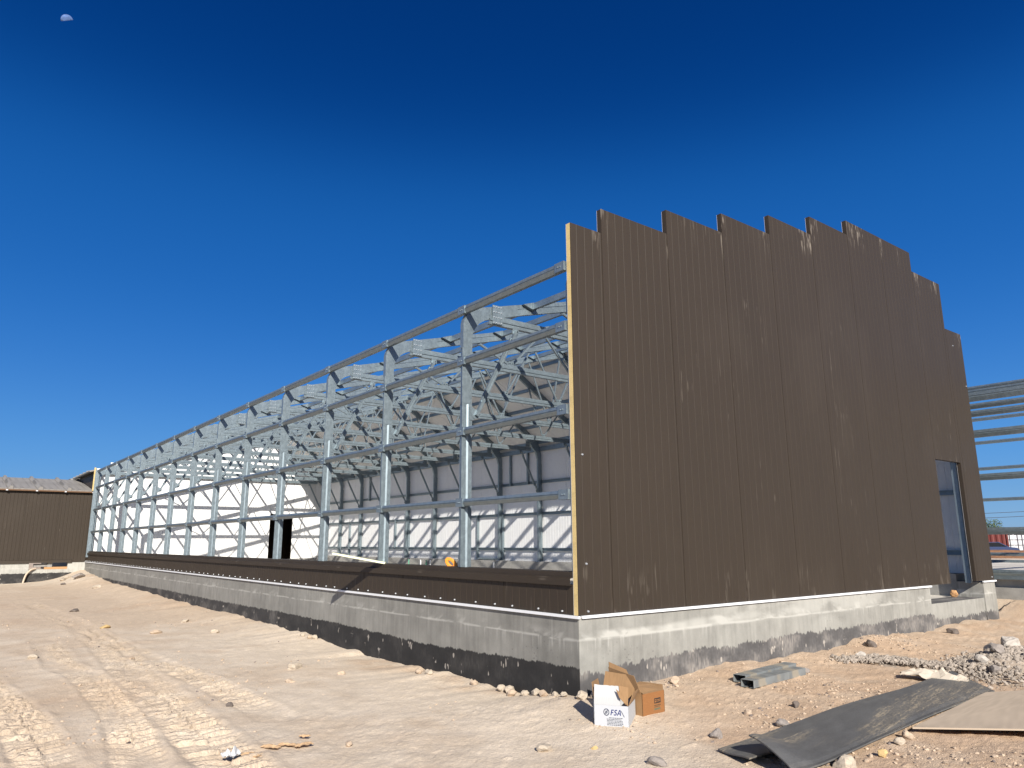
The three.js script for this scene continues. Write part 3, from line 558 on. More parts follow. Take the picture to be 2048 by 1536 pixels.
// ------------------------------------------------------------------ steel frame of the neighbouring hall on the right
{
  const t = thing('open_steel_frame', 'bare steel frame on a concrete slab beyond the right end of the brown wall', 'building frame');
  const X0 = 12, X1 = 22, za = -24, zb = 7.2;
  part(t, 'floor_slab', box(X0 + 0.2, X1, -0.2, 0.04, za, zb), M.slab);
  part(t, 'concrete_base', box(X0, X0 + 0.2, -1, -0.2, za, zb), M.conc);
  for (const [a, b] of [[za, -0.62], [2.6, 4.2]]) part(t, 'concrete_base', box(X0 + 0.01, X0 + 0.19, -0.2, -0.03, a, b), M.conc);
  for (const [y, h] of [[3.72, 0.09], [3.52, 0.05], [3.36, 0.06], [2.93, 0.075], [2.02, 0.065], [0.92, 0.07], [0.09, 0.06]]) part(t, 'girt', sweep(hat(h, -0.02, 0.09), [X0, y, za], [X0, y, zb], [1, 0, 0], [0, 1, 0]), M.galv);
  part(t, 'base_rail', box(X0 - 0.01, X0 + 0.1, -0.035, 0.03, za, zb), M.galv);
  for (const y of [4.68, 3.9, 3.04, 2.03, 1.0, 0.3]) part(t, 'girt', sweep(hat(0.05, -0.02, 0.06), [X1, y, za], [X1, y, zb], [1, 0, 0], [0, 1, 0]), M.galv);
  part(t, 'base_rail', box(X1 - 0.05, X1 + 0.1, -0.1, 0.12, za, zb), M.galv);
  for (const x of [13, 14.2]) part(t, 'purlin', sweep(hat(0.05, -0.02, 0.06), [x, 3.75 + (x - 12) * 0.25, za], [x, 3.75 + (x - 12) * 0.25, zb], [1, 0, 0], [0, 1, 0]), M.galv);
  part(t, 'roof_brace', bar([12.02, 3.24, -1.25], [12.35, 3.42, -0.45], 0.06, 0.03), M.galv);
  for (const z of [1.9, 4, 6.1, -7.1, -9.2, -11.3]) {
    for (const X of [X0 + 0.02, X1 - 0.16]) part(t, 'column', sweep(C_LOW, [X, 0.02, z], [X, X > 15 ? 4.6 : 3.8, z], [1, 0, 0], [0, 0, 1]), M.galv);
    part(t, 'rafter', bar([X0 + 0.1, 3.74, z], [17.2, 5.1, z], 0.08, 0.15), M.galv); part(t, 'rafter', bar([17.2, 5.1, z], [X1, 4.6, z], 0.08, 0.15), M.galv);
    part(t, 'knee_brace', bar([X0 + 0.15, 2.5, z + 0.05], [X0 + 0.95, 3.62, z + 0.05], 0.05, 0.06), M.galv);
    part(t, 'tie_beam', bar([X0 + 0.3, 3.6, z + 0.02], [X1 - 0.2, 3.6, z + 0.02], 0.06, 0.12), M.galv);
  }
}
// far off on the right: a bank of red soil, containers, a car, a tree, wires
{
  const D = (px, d, y) => { const k = (px - 1975) / 73, x = mix(1.1427, 1.1822, k), z = mix(-0.4089, -0.3782, k), f = d; return [CAM.x + x * f, y, CAM.z + z * f]; };
  { // bank
    const P = [], U = [], ax = V(0.33, 0, 0.944), n = 60, prof = [[-6, -0.9], [-3, -0.55], [-1.2, -0.32], [0, -0.22], [1.4, -0.3], [4, -0.9]];
    const c = V(CAM.x, 0, CAM.z).add(V(1.16, 0, -0.394).multiplyScalar(58)), nrm = V(0.944, 0, -0.33);
    const at = (i, k) => { const s = (i / n - 0.5) * 70, p = prof[k], q = c.clone().addScaledVector(ax, s).addScaledVector(nrm, p[0]); return [q.x, p[1] + 0.22 + 0.3 * (fbm(s * 0.5, k * 1.3, 3) - 0.5) * (k && k < 5 ? 1 : 0), q.z, s, p[0]]; };
    for (let i = 0; i < n; i++) for (let k = 0; k < 5; k++) { const a = at(i, k), b = at(i + 1, k), d = at(i, k + 1), e = at(i + 1, k + 1); quad(P, U, a.slice(0, 3), b.slice(0, 3), e.slice(0, 3), d.slice(0, 3), a.slice(3), b.slice(3), e.slice(3), d.slice(3)); }
    struct('earth_bank', fin(P, U), std({ map: tex(256, 256, 6, 6, (u, v) => { const k = 1 + 0.6 * (vn(u * 2, v * 2, 12) - 0.5) + 0.5 * (vn(u * 8, v * 8, 48) - 0.5); return [0.27 * k, 0.13 * k, 0.055 * k]; }), roughness: 1 }));
  }
  function container(name, label, p, turn, len, col, door) {
    const t = thing(name, label, 'container', p, turn), m = std({ color: new THREE.Color().setRGB(...col), roughness: 0.55 });
    const w = 2.44, h = 2.59, cor = []; for (let x = -len / 2 + 0.2; x < len / 2 - 0.2; x += 0.55) cor.push([x, 0], [x + 0.12, -0.07], [x + 0.27, -0.07], [x + 0.4, 0]);
    part(t, 'body', sweep([...cor, [len / 2, 0], [len / 2, -w + 0.1], [-len / 2, -w + 0.1], [-len / 2, 0]], [0, 0.15, w / 2 - 0.05], [0, h - 0.1, w / 2 - 0.05], [1, 0, 0], [0, 0, 1]), m);
    part(t, 'frame', [box(-len / 2, len / 2, h - 0.12, h, -w / 2, w / 2), box(-len / 2, len / 2, 0, 0.17, -w / 2, w / 2), ...[-1, 1].flatMap(s => [-1, 1].map(q => box(s * len / 2 - (s > 0 ? 0.12 : 0), s * len / 2 + (s > 0 ? 0 : 0.12), 0, h, q * w / 2 - (q > 0 ? 0.12 : 0), q * w / 2 + (q > 0 ? 0 : 0.12))))], m);
    if (door) for (const s of [0, 1]) {
      const d = part(t, 'door', box(s ? 0.02 - w / 2 + 1.2 : 0.1 - w / 2, s ? w / 2 - 0.1 : w / 2 - 1.24, 0.2, h - 0.16, 0, 0.05).rotateY(Math.PI / 2).translate(len / 2, 0, 0), m);
      for (const f of [0.25, 0.75]) { const zc = (s ? 0.6 : -0.6) + (f - 0.5) * 0.9; part(d, 'locking_bar', cyl([len / 2 + 0.09, 0.22, zc], [len / 2 + 0.09, h - 0.18, zc], 0.035), std({ color: new THREE.Color().setRGB(0.12, 0.12, 0.13), roughness: 0.5 })); }
      for (const y of [0.75, 1.35, 1.95]) part(d, 'hinge_rail', box(len / 2 + 0.045, len / 2 + 0.075, y, y + 0.07, s ? 0.05 : -1.1, s ? 1.1 : -0.05), M.rubberBlack);
    }
    return t;
  }
  const yaw = Math.atan2(0.394, 1.16);
  const c1 = D(1956, 86, -0.62), c2 = D(2029, 88, -0.62);
  container('shipping_container', 'dark red shipping container far behind the car, left of the white ones', c1, -1.245, 6.06, [0.13, 0.022, 0.016], false);
  container('shipping_container', 'white shipping container showing its doors, directly right of the dark red container', c2, Math.PI + yaw, 6.06, [0.7, 0.72, 0.74], true);
  { // car
    const t = thing('parked_car', 'dark blue parked saloon car in front of the dark red container', 'car', D(1984, 74, -0.86), -1.1);
    const m = new THREE.MeshPhysicalMaterial({ color: new THREE.Color().setRGB(0.03, 0.05, 0.12), roughness: 0.3, clearcoat: 1, clearcoatRoughness: 0.05 });
    part(t, 'body', extr([[-2.2, 0.3], [-2.2, 0.75], [-1.9, 0.88], [-0.95, 0.95], [1.2, 0.95], [2.0, 0.85], [2.2, 0.6], [2.2, 0.3]], 1.7, -0.85), m);
    part(t, 'roof', extr([[-1.5, 0.9], [-0.75, 1.4], [0.5, 1.43], [1.35, 0.93], [1.22, 0.93], [0.45, 1.37], [-0.7, 1.34], [-1.35, 0.9]], 1.5, -0.75), m);
    part(t, 'window', extr([[-1.3, 0.93], [-0.68, 1.33], [0.43, 1.35], [1.18, 0.94]], 1.42, -0.71), std({ color: new THREE.Color().setRGB(0.01, 0.012, 0.015), roughness: 0.08 }));
    for (const x of [-1.35, 1.35]) for (const z of [-0.8, 0.8]) { const w = part(t, 'wheel', cyl([x, 0.32, z - 0.1], [x, 0.32, z + 0.1], 0.32, 0.32, 18), M.rubberBlack); part(w, 'rim', cyl([x, 0.32, z - 0.11], [x, 0.32, z + 0.11], 0.19, 0.19, 12), M.bolt); }
    for (const z of [-0.6, 0.6]) part(t, 'headlight', box(2.16, 2.215, 0.62, 0.74, z - 0.18, z + 0.18), M.bolt);
  }
  { // tree
    const p = D(1988, 120, -0.8), t = thing('distant_tree', 'small green tree far away behind the red container', 'tree', p);
    part(t, 'trunk', cyl([0, 0, 0], [0.2, 2.6, 0], 0.16, 0.08, 7), std({ color: new THREE.Color().setRGB(0.12, 0.09, 0.06), roughness: 1 }));
    const q = rng(5), P = [], U = [];
    for (let k = 0; k < 1500; k++) {
      const b = Math.floor(q() * 9), bx = [-2.2, -1.1, 0, 1.2, 2.2, 3.2, -0.4, 0.8, 1.8][b], by = [2.6, 3.5, 4.3, 3.6, 3.0, 2.4, 2.8, 4.0, 2.3][b], rad = 0.85;
      const c = V(bx + (q() - 0.5) * 2 * rad, by + (q() - 0.5) * 1.6 * rad, (q() - 0.5) * 2.4), a = V(q() - 0.5, q() - 0.5, q() - 0.5).multiplyScalar(0.42), e = V(q() - 0.5, q() - 0.5, q() - 0.5).multiplyScalar(0.42);
      P.push(...c.toArray(), ...c.clone().add(a).toArray(), ...c.clone().add(e).toArray()); U.push(0, 0, 1, 0, 0, 1);
    }
    part(t, 'crown', fin(P, U), std({ color: new THREE.Color().setRGB(0.07, 0.1, 0.035), roughness: 0.9, side: THREE.DoubleSide }));
  }
  for (const [k, y0, lab] of [[0, 4.75, 'upper thin power line wire crossing the sky right of the brown wall'], [1, 4.1, 'lower thin power line wire crossing the sky right of the brown wall']]) {
    const a = D(1800, 110, y0 - 0.4), b = D(2300, 95, y0 + 0.6), m = a.map((v, i) => (v + b[i]) / 2); m[1] -= 0.25;
    solo('power_line', lab, 'cable', tube([a, m, b], 0.035, 30, 5), std({ color: new THREE.Color().setRGB(0.05, 0.05, 0.055), roughness: 0.6 }));
  }
}
// the moon: the sunlit, visible part of a sphere, very far off
{
  const dir = V(0.04387, 0.55066, -0.83357).normalize(), rad = 21, P = [], U = [];
  const f = (a, b) => { const e = a * Math.PI, h = b * Math.PI * 2; return V(Math.sin(e) * Math.cos(h), Math.cos(e), Math.sin(e) * Math.sin(h)); };
  const S = V(-0.50, 0.80, 0.52).normalize();
  const N = 64; for (let i = 0; i < N; i++) for (let j = 0; j < 2 * N; j++) {
    const q = [f(i / N, j / 2 / N), f(i / N, (j + 1) / 2 / N), f((i + 1) / N, (j + 1) / 2 / N), f((i + 1) / N, j / 2 / N)], c = q[0].clone().add(q[1]).add(q[2]).add(q[3]);
    if (c.dot(dir) > 0 || c.dot(S) < 0) continue;
    const a = q.map(p => p.multiplyScalar(rad).toArray()); quad(P, U, a[0], a[1], a[2], a[3], [j / N, i / N], [(j + 1) / N, i / N], [(j + 1) / N, (i + 1) / N], [j / N, (i + 1) / N]);
  }
  solo('moon', 'pale half moon high in the deep blue sky', 'moon', fin(P, U), std({ map: tex(128, 64, 2, 1, (u, v) => { const k = 0.85 + 0.9 * (fbm(u * 7, v * 7, 3) - 0.5); return [0.095 * k, 0.165 * k, 0.36 * k]; }), roughness: 1, side: THREE.DoubleSide }), V(CAM.x, CAM.y, CAM.z).addScaledVector(dir, 3500).toArray());  // blue haze of the air in front is painted into the moon's colour
}

// ------------------------------------------------------------------ loose things
// two cardboard boxes at the corner
const kraft = tex(256, 256, 0.5, 0.5, (u, v) => { const k = 1 + 0.14 * (vn(u * 200, v * 16, 0) - 0.5) + 0.14 * (vn(u * 20, v * 20) - 0.5); return [0.265 * k, 0.155 * k, 0.072 * k]; });
M.kraft = std({ map: kraft, roughness: 0.9 });
const paper = tex(256, 256, 0.6, 0.6, (u, v) => { const k = 0.42 * (1 + 0.1 * (vn(u * 12, v * 12) - 0.5) + 0.06 * (vn(u * 90, v * 90) - 0.5)); return [k, k, k * 0.99]; });
M.paper = std({ map: paper, roughness: 0.75 });
function printed(w, h, bg, draw) { const c = document.createElement('canvas'); c.width = w; c.height = h; const x = c.getContext('2d'); x.fillStyle = bg; x.fillRect(0, 0, w, h); draw(x, w, h); const t = new THREE.CanvasTexture(c); t.colorSpace = THREE.SRGBColorSpace; t.anisotropy = 8; return t; }
function card(pts, t, m4) { // a flat or bent piece of board: quads between rows of points, with thickness
  return null;
}
// a four sided piece of board a, b, c, d (counter-clockwise from outside) t thick, uv 0..1
function board4(a, b, c, d, t, uvs = 1) {
  const A = [a, b, c, d].map(p => V(...p)), n = A[1].clone().sub(A[0]).cross(A[3].clone().sub(A[0])).normalize().multiplyScalar(-t), B = A.map(p => p.clone().add(n)), P = [], U = [], f = p => p.toArray();
  const w = A[0].distanceTo(A[1]) * uvs, h = A[0].distanceTo(A[3]) * uvs;
  quad(P, U, f(A[0]), f(A[1]), f(A[2]), f(A[3]), [0, 0], [w, 0], [w, h], [0, h]);
  quad(P, U, f(B[1]), f(B[0]), f(B[3]), f(B[2]), [0, 0], [w, 0], [w, h], [0, h]);
  for (let i = 0; i < 4; i++) { const j = (i + 1) % 4; quad(P, U, f(A[j]), f(A[i]), f(B[i]), f(B[j]), [0, 0], [0.02, 0], [0.02, 0.01], [0, 0.01]); }
  return fin(P, U);
}
function faceUV(g) { const u = g.attributes.uv; let mx = 0, my = 0; for (let i = 0; i < 6; i++) { mx = Math.max(mx, u.getX(i)); my = Math.max(my, u.getY(i)); } for (let i = 0; i < u.count; i++) u.setXY(i, u.getX(i) / mx, u.getY(i) / my); return g; }
{ // white box. local: x along its front (left to right), z towards the viewer
  const A = V(-0.55, 0, 0.76), B = V(-0.394, 0, 0.997), dx = B.clone().sub(A), turn = Math.atan2(-dx.z, dx.x), w = 0.29, dp = 0.32, h = 0.165, y = gy(-0.42, 0.92) - 0.006;
  const t = thing('white_carton', 'torn white carton with blue letters and open flaps at the concrete corner', 'carton', [A.x, y, A.z], turn);
  // front lies on z = 0 with its outward normal +z; the carton runs back to z = -dp
  const lab = printed(512, 256, '#b0b2b6', (c, W2, H2) => {
    c.fillStyle = '#1c2a5e'; c.font = 'bold italic 96px sans-serif'; c.fillText('FSA', 232, 118);
    c.lineWidth = 11; c.strokeStyle = '#20263c'; c.beginPath(); c.arc(182, 84, 38, 0, 6.3); c.stroke(); c.lineWidth = 8; c.beginPath(); c.moveTo(160, 108); c.lineTo(205, 60); c.stroke(); c.beginPath(); c.arc(182, 84, 14, 0, 6.3); c.stroke();
    c.lineWidth = 9; c.beginPath(); c.moveTo(400, 60); c.lineTo(446, 132); c.stroke();
    const q = rng(9); c.fillStyle = '#2b2f3b'; for (let r = 0; r < 6; r++) { let x = 205 + (r ? -22 + q() * 10 : 14); const e = 392 + q() * 20; while (x < e) { const l = 8 + q() * 26; c.fillRect(x, 146 + r * 17, l, 8); x += l + 5; } }
  });
  part(t, 'front_side', faceUV(board4([0, 0, 0], [w, 0, 0], [w, h, 0], [0, h, 0], 0.005)), std({ map: lab, roughness: 0.7 }));
  part(t, 'side', [board4([w + 0.001, 0, 0], [w + 0.001, 0, -dp], [w + 0.001, h, -dp], [w + 0.001, h, 0], 0.005), board4([-0.001, 0, -dp], [-0.001, 0, 0], [-0.001, h, 0], [-0.001, h, -dp], 0.005), board4([w, 0, -dp], [0, 0, -dp], [0, h, -dp], [w, h, -dp], 0.005)], M.paper);
  part(t, 'inside', board4([0.005, 0.006, -0.006], [w - 0.005, 0.006, -0.006], [w - 0.005, 0.006, -dp + 0.006], [0.005, 0.006, -dp + 0.006], 0.004), M.kraft);
  // front flap, standing up and torn away at the right
  const fl = []; const cols = 12, top = x => 0.158 - 0.01 * Math.sin(x * 9) - 0.005 * vn(x * 60, 1) - (x > 0.245 ? (x - 0.245) * 0.35 : 0) - (x > 0.25 ? 0.055 * sstep(0.25, 0.275, x) : 0);
  for (let k = 0; k < cols; k++) { const x0 = (k / cols) * (w - 0.07), x1 = ((k + 1) / cols) * (w - 0.07); fl.push(board4([x0, h, 0.001], [x1, h, 0.001], [x1, h + top(x1), -0.03 - 0.02 * Math.sin(x1 * 8)], [x0, h + top(x0), -0.03 - 0.02 * Math.sin(x0 * 8)], 0.004)); }
  part(t, 'front_flap', fl, M.paper, 'white front flap with a torn corner');
  part(t, 'torn_corner', [board4([w - 0.07, h + 0.075, -0.015], [w - 0.004, h, 0.002], [w - 0.004, h + 0.14, -0.045], [w - 0.085, h + 0.15, -0.045], 0.004), board4([w - 0.1, h + 0.13, 0.0], [w - 0.07, h + 0.07, 0.02], [w - 0.015, h + 0.01, 0.008], [w - 0.075, h + 0.11, -0.01], 0.003)], M.kraft, 'brown board bared where the white paper is torn');
  part(t, 'back_flap', board4([0.0, h, -dp + 0.004], [w, h, -dp + 0.004], [w - 0.004, h + 0.185, -dp - 0.02], [0.03, h + 0.21, -dp - 0.03], 0.005), M.kraft, 'tall brown inner side of the back flap');
  part(t, 'side_flap', [board4([0.0, h, -dp + 0.01], [0.0, h, -0.01], [-0.03, h + 0.165, -0.06], [-0.03, h + 0.155, -dp + 0.02], 0.004), board4([w, h, -0.02], [w, h, -dp + 0.01], [w + 0.05, h + 0.1, -dp + 0.04], [w + 0.03, h + 0.09, -0.08], 0.004)], M.kraft);
}
{ // brown box: nearest corner N, right side along +x, left side away from the viewer
  const y = gy(0, 0.85) - 0.008, w = 0.31, dp = 0.36, h = 0.185;
  const t = thing('brown_carton', 'open brown carton with raised flaps behind the white carton', 'carton', [-0.105, y, 0.895], 0.07);
  const lab = printed(512, 320, '#875a31', (c) => {
    c.fillStyle = '#241f1c'; c.fillRect(270, 92, 150, 74); c.fillStyle = '#875a31'; c.font = 'bold 46px sans-serif'; c.fillRect(284, 106, 36, 46); c.fillStyle = '#241f1c'; c.fillRect(292, 116, 20, 12); c.fillStyle = '#875a31'; c.fillRect(332, 108, 10, 44); c.fillRect(350, 112, 56, 12); c.fillRect(350, 134, 56, 12);
    c.fillStyle = '#4b3b28'; c.fillRect(268, 188, 152, 12); c.fillRect(268, 210, 130, 9); c.fillStyle = '#5b5a45'; c.fillRect(262, 232, 146, 26);
    const q = rng(4); for (let i = 0; i < 260; i++) { c.fillStyle = q() > 0.5 ? 'rgba(90,55,25,0.15)' : 'rgba(215,170,120,0.16)'; c.fillRect(q() * 512, q() * 320, 2 + q() * 30, 1 + q() * 3); }
  });
  part(t, 'front_side', faceUV(board4([0, 0, 0], [w, 0, 0], [w, h, 0], [0, h, 0], 0.005)), std({ map: lab, roughness: 0.85 }));
  part(t, 'side', [board4([0, 0, -dp], [0, 0, 0], [0, h, 0], [0, h, -dp], 0.005), board4([w, 0, 0], [w, 0, -dp], [w, h, -dp], [w, h, 0], 0.005), board4([w, 0, -dp], [0, 0, -dp], [0, h, -dp], [w, h, -dp], 0.005)], M.kraft);
  part(t, 'inside', board4([0.005, 0.006, -0.006], [w - 0.005, 0.006, -0.006], [w - 0.005, 0.006, -dp + 0.006], [0.005, 0.006, -dp + 0.006], 0.004), M.kraft);
  part(t, 'front_flap', board4([0.02, h, 0.0], [w, h, 0.0], [w - 0.01, h + 0.035, -0.14], [0.03, h + 0.055, -0.13], 0.004), M.kraft);
  part(t, 'left_flap', board4([0, h, -dp + 0.01], [0, h, -0.01], [-0.03, h + 0.145, -0.06], [-0.04, h + 0.19, -dp + 0.02], 0.004), M.kraft);
  part(t, 'back_flap', board4([0, h, -dp + 0.006], [w, h, -dp + 0.006], [w - 0.1, h + 0.14, -dp + 0.02], [-0.04, h + 0.235, -dp + 0.03], 0.005), M.kraft, 'dark raised back flap');
  part(t, 'right_flap', board4([w, h, -0.01], [w, h, -dp + 0.01], [w + 0.06, h + 0.02, -dp + 0.05], [w + 0.05, h + 0.03, -0.05], 0.004), M.kraft);
}
// two short galvanised channel offcuts side by side
{
  const pr = sheet([[0.016, 0.066], [0, 0.066], [0, 0], [0.066, 0]], 0.004), dusty = std({ map: tex(256, 256, 0.7, 0.7, (u, v) => { const k = 0.2 * (1 + 0.4 * (vn(u * 20, v * 20) - 0.5)), d = sstep(0.45, 0.7, fbm(u * 6, v * 6, 4)); return [mix(k, 0.36, d * 0.7), mix(k * 1.06, 0.31, d * 0.7), mix(k * 1.05, 0.23, d * 0.7)]; }), roughness: 0.6, metalness: 0.25 });
  const o = (w, h, t) => sheet([[w * 0.5 - 0.02, 0.002], [0, 0.002], [0, h], [w, h], [w, 0.002], [w * 0.5 + 0.02, 0.002]], t);
  const mk = (x, z, len, turn, lab) => { const y = Math.max(gy(x, z), gy(x + Math.cos(turn) * len, z - Math.sin(turn) * len)) + 0.004; solo('channel_offcut', lab, 'steel profile', sweep(o(0.135, 0.07, 0.004), [0, 0, 0], [len, 0, 0], [0, 0, -1], [0, 1, 0]), dusty, [x, y, z], turn); };
  mk(1.5, 0.90, 1.1, 0.085, 'dusty hollow galvanised steel offcut on the soil, the one nearer the camera');
  mk(1.62, 0.725, 1.12, 0.10, 'dusty hollow galvanised steel offcut on the soil, the one nearer the concrete base');
}
// folded rubber mat
{
  const rub = std({ map: tex(1024, 256, 4.4, 1.1, (u, v) => { const k = 0.105 * (1 + 0.4 * (fbm(u * 6, v * 6, 3) - 0.5) + 0.25 * (vn(u * 90, v * 90) - 0.5)); const st = fbm(u * 3.2 + v * 4.0, v * 22 - u * 5, 5), big = fbm(u * 0.9 + 2, v * 1.6, 3); const d = clamp(0.75 * sstep(0.5, 0.72, 0.65 * st + 0.35 * vn(u * 22 + v * 30, v * 90 - u * 18)) * sstep(0.34, 0.62, big + 0.10 * (2.4 - u) * 0.5) + 0.35 * sstep(0.4, 0.7, big) * vn(u * 40, v * 40)); return [mix(k, 0.40, d * 0.75), mix(k * 0.99, 0.33, d * 0.75), mix(k * 0.96, 0.23, d * 0.75)]; }, { wrap: false }), roughness: 0.62 });
  rub.map.repeat.set(1, 1);
  function matGeo(far, nearE, n, m, hf, t) { // far / nearE: edge curves [x, z] at s; hf: height
    const P = [], U = [], row = [];
    for (let i = 0; i <= n; i++) { row.push([]); for (let j = 0; j <= m; j++) { const s = i / n, k = j / m, a = far(s), b = nearE(s), x = mix(a[0], b[0], k), z = mix(a[1], b[1], k); row[i].push([x, hf(s, k, x, z), z, s, k]); } }
    for (let i = 0; i < n; i++) for (let j = 0; j < m; j++) {
      const q = [row[i][j], row[i + 1][j], row[i + 1][j + 1], row[i][j + 1]], up = q.map(p => p.slice(0, 3)), dn = q.map(p => [p[0], p[1] - t, p[2]]), u = q.map(p => p.slice(3));
      quad(P, U, up[0], up[1], up[2], up[3], ...u); quad(P, U, dn[3], dn[2], dn[1], dn[0], u[3], u[2], u[1], u[0]);
      if (j === 0) quad(P, U, up[1], up[0], dn[0], dn[1], u[1], u[0], u[0], u[1]); if (j === m - 1) quad(P, U, up[3], up[2], dn[2], dn[3], u[3], u[2], u[2], u[3]);
      if (i === 0) quad(P, U, up[0], up[3], dn[3], dn[0], u[0], u[3], u[3], u[0]); if (i === n - 1) quad(P, U, up[2], up[1], dn[1], dn[2], u[2], u[1], u[1], u[2]);
    }
    return fin(P, U);
  }
  const ln = (a, b) => s => [mix(a[0], b[0], s), mix(a[1], b[1], s)];
  const t = thing('rubber_mat', 'long dusty black rubber mat folded over at its left end on the soil', 'mat');
  const base = (x, z) => gy(x, z) + 0.022;
  part(t, 'upper_layer', matGeo(ln([4.08, 1.70], [-0.36, 2.13]), ln([3.22, 2.42], [-0.55, 2.60]), 70, 14, (s, k, x, z) => base(x, z) + 0.03 + 0.004 * (vn(x * 3, z * 3) - 0.5) + 0.125 * sstep(0.86, 1, s) ** 1.3 * Math.cos(k * 1.45) - (k > 0.9 && k < 0.94 ? 0.006 : 0), 0.011), rub);
  part(t, 'lower_layer', matGeo(ln([3.6, 1.76], [-0.34, 1.84]), ln([3.3, 2.2], [-0.47, 2.2]), 40, 8, (s, k, x, z) => base(x, z) + 0.006 + 0.03 * sstep(0.85, 0.97, s) * sstep(0.2, 1, k), 0.01), rub, 'lower fold sticking out on the left');
}
// flat beige board at the right edge
{
  const y = -0.695, m = std({ map: tex(256, 256, 1.5, 1.5, (u, v) => { const k = 1 + 0.16 * (vn(u * 30, v * 6) - 0.5) + 0.12 * (fbm(u * 4, v * 4, 3) - 0.5); return [0.46 * k, 0.37 * k, 0.275 * k]; }), roughness: 0.95 });
  const g = board4([1.17, y - 0.005, 2.56], [2.15, y + 0.075, 3.95], [4.3, y + 0.07, 3.3], [3.0, y + 0.015, 2.42], 0.012);
  solo('board', 'dusty beige board lying on the soil beside the rubber mat', 'board', g, m);
}
// stones
function rock(seed, sx, sy, sz, det = 3) {
  const g0 = new THREE.IcosahedronGeometry(1, det); g0.deleteAttribute('uv'); g0.deleteAttribute('normal'); const g = mergeVertices(g0, 1e-4), p = g.attributes.position, q = rng(seed), cuts = [];
  for (let i = 0; i < 9; i++) cuts.push([V(q() - 0.5, q() - 0.5, q() - 0.5).normalize(), 0.5 + 0.36 * q()]);
  for (let i = 0; i < p.count; i++) {
    const v = V().fromBufferAttribute(p, i); for (const [n, d] of cuts) { const e = v.dot(n) - d; if (e > 0) v.addScaledVector(n, -e * 0.9); }
    v.multiplyScalar(1 + 0.42 * (fbm(v.x * 2.4 + seed, v.y * 2.4 + v.z * 1.7, 3) - 0.5)); p.setXYZ(i, v.x * sx, v.y * sy, v.z * sz);
  }
  const u = []; for (let i = 0; i < p.count; i++) u.push(p.getX(i) + p.getZ(i), p.getY(i)); g.setAttribute('uv', new THREE.Float32BufferAttribute(u, 2)); g.computeVertexNormals(); const f = g.toNonIndexed(); f.computeVertexNormals(); return f;
}
const stoneTex = tex(256, 256, 0.4, 0.4, (u, v) => { const k = 1 + 0.3 * (vn(u * 40, v * 40, 16) - 0.5) + 0.3 * (vn(u * 160, v * 160, 64) - 0.5); return [0.8 * k, 0.8 * k, 0.8 * k]; });
const sm = (r, g, b) => std({ map: stoneTex, color: new THREE.Color().setRGB(r, g, b), roughness: 0.95 });
const STN = { tan: sm(0.52, 0.40, 0.29), pale: sm(0.50, 0.42, 0.325), grey: sm(0.30, 0.26, 0.23), dark: sm(0.16, 0.13, 0.11), yellow: sm(0.62, 0.44, 0.2) };
const stoneList = [
  [-1.32, -3.84, 0.13, 0.055, 'pale', 'largest pale flat stone in the middle of the sand'], [-1.27, 0.97, 0.07, 0.045, 'pale', 'pale stone on the sand below the white carton'],
  [-0.92, 1.76, 0.075, 0.05, 'grey', 'grey stone at the bottom edge left of the rubber mat'], [0.01, 2.62, 0.09, 0.06, 'pale', 'pale rounded stone against the near end of the rubber mat'],
  [-2.35, -0.1, 0.045, 0.03, 'tan', 'small tan stone on the sand near the yellow scraps'], [-2.64, -2.11, 0.04, 0.03, 'dark', 'small dark stone by the tyre tracks'],
  [-1.02, -8.18, 0.1, 0.05, 'pale', 'pale stone on the sand beside the far tar band'], [-0.98, -10.26, 0.1, 0.04, 'pale', 'pale stone far along the open side of the hall'],
  [-1.84, -8.77, 0.12, 0.05, 'tan', 'tan stone beyond the largest pale stone'], [-2.31, -14.44, 0.13, 0.06, 'dark', 'dark stone far back near the turning tracks'],
  [-3.83, -6.68, 0.07, 0.04, 'pale', 'pale stone near the left edge of the sand'], [-2.78, -5.93, 0.07, 0.03, 'tan', 'tan stone beside the middle of the tyre track'],
  [-2.39, -10.21, 0.13, 0.05, 'yellow', 'yellowish stone behind the start of the tyre tracks'], [-1.01, -3.1, 0.06, 0.03, 'tan', 'tan stone just right of the largest pale stone'],
  [-1.7, -2.97, 0.06, 0.03, 'tan', 'tan stone just left of the largest pale stone'], [-0.01, 1.58, 0.065, 0.055, 'grey', 'grey lump left of the rubber mat tip'],
  [1.12, 0.22, 0.07, 0.05, 'tan', 'tan stone at the foot of the sunlit base, right of the cartons'], [2.92, 0.33, 0.06, 0.045, 'tan', 'tan stone between the steel offcuts and the sunlit base'],
  [2.7, 0.75, 0.05, 0.04, 'grey', 'grey stone right of the steel offcuts'], [1.25, 1.5, 0.05, 0.04, 'dark', 'dark stone on brown soil between offcuts and mat'],
  [0.75, 1.35, 0.05, 0.035, 'tan', 'tan stone on brown soil right of the brown carton'], [0.65, 1.75, 0.07, 0.045, 'grey', 'grey stone on brown soil above the mat fold'],
  [0.42, 2.68, 0.05, 0.035, 'yellow', 'yellowish pebble under the near edge of the mat'], [0.82, 2.62, 0.045, 0.035, 'pale', 'pale pebble beside the near edge of the mat'],
  [1.02, 2.58, 0.05, 0.04, 'tan', 'tan pebble next to the tip of the beige board'], [-0.98, 1.2, 0.03, 0.02, 'yellow', 'tiny yellow stone left of the rubber mat'],
  [5.05, 0.3, 0.1, 0.075, 'dark', 'dark lump on the soil below the right end of the base'], [7.6, 0.3, 0.1, 0.07, 'dark', 'dark round stone at the foot of the base near the doorway'],
];
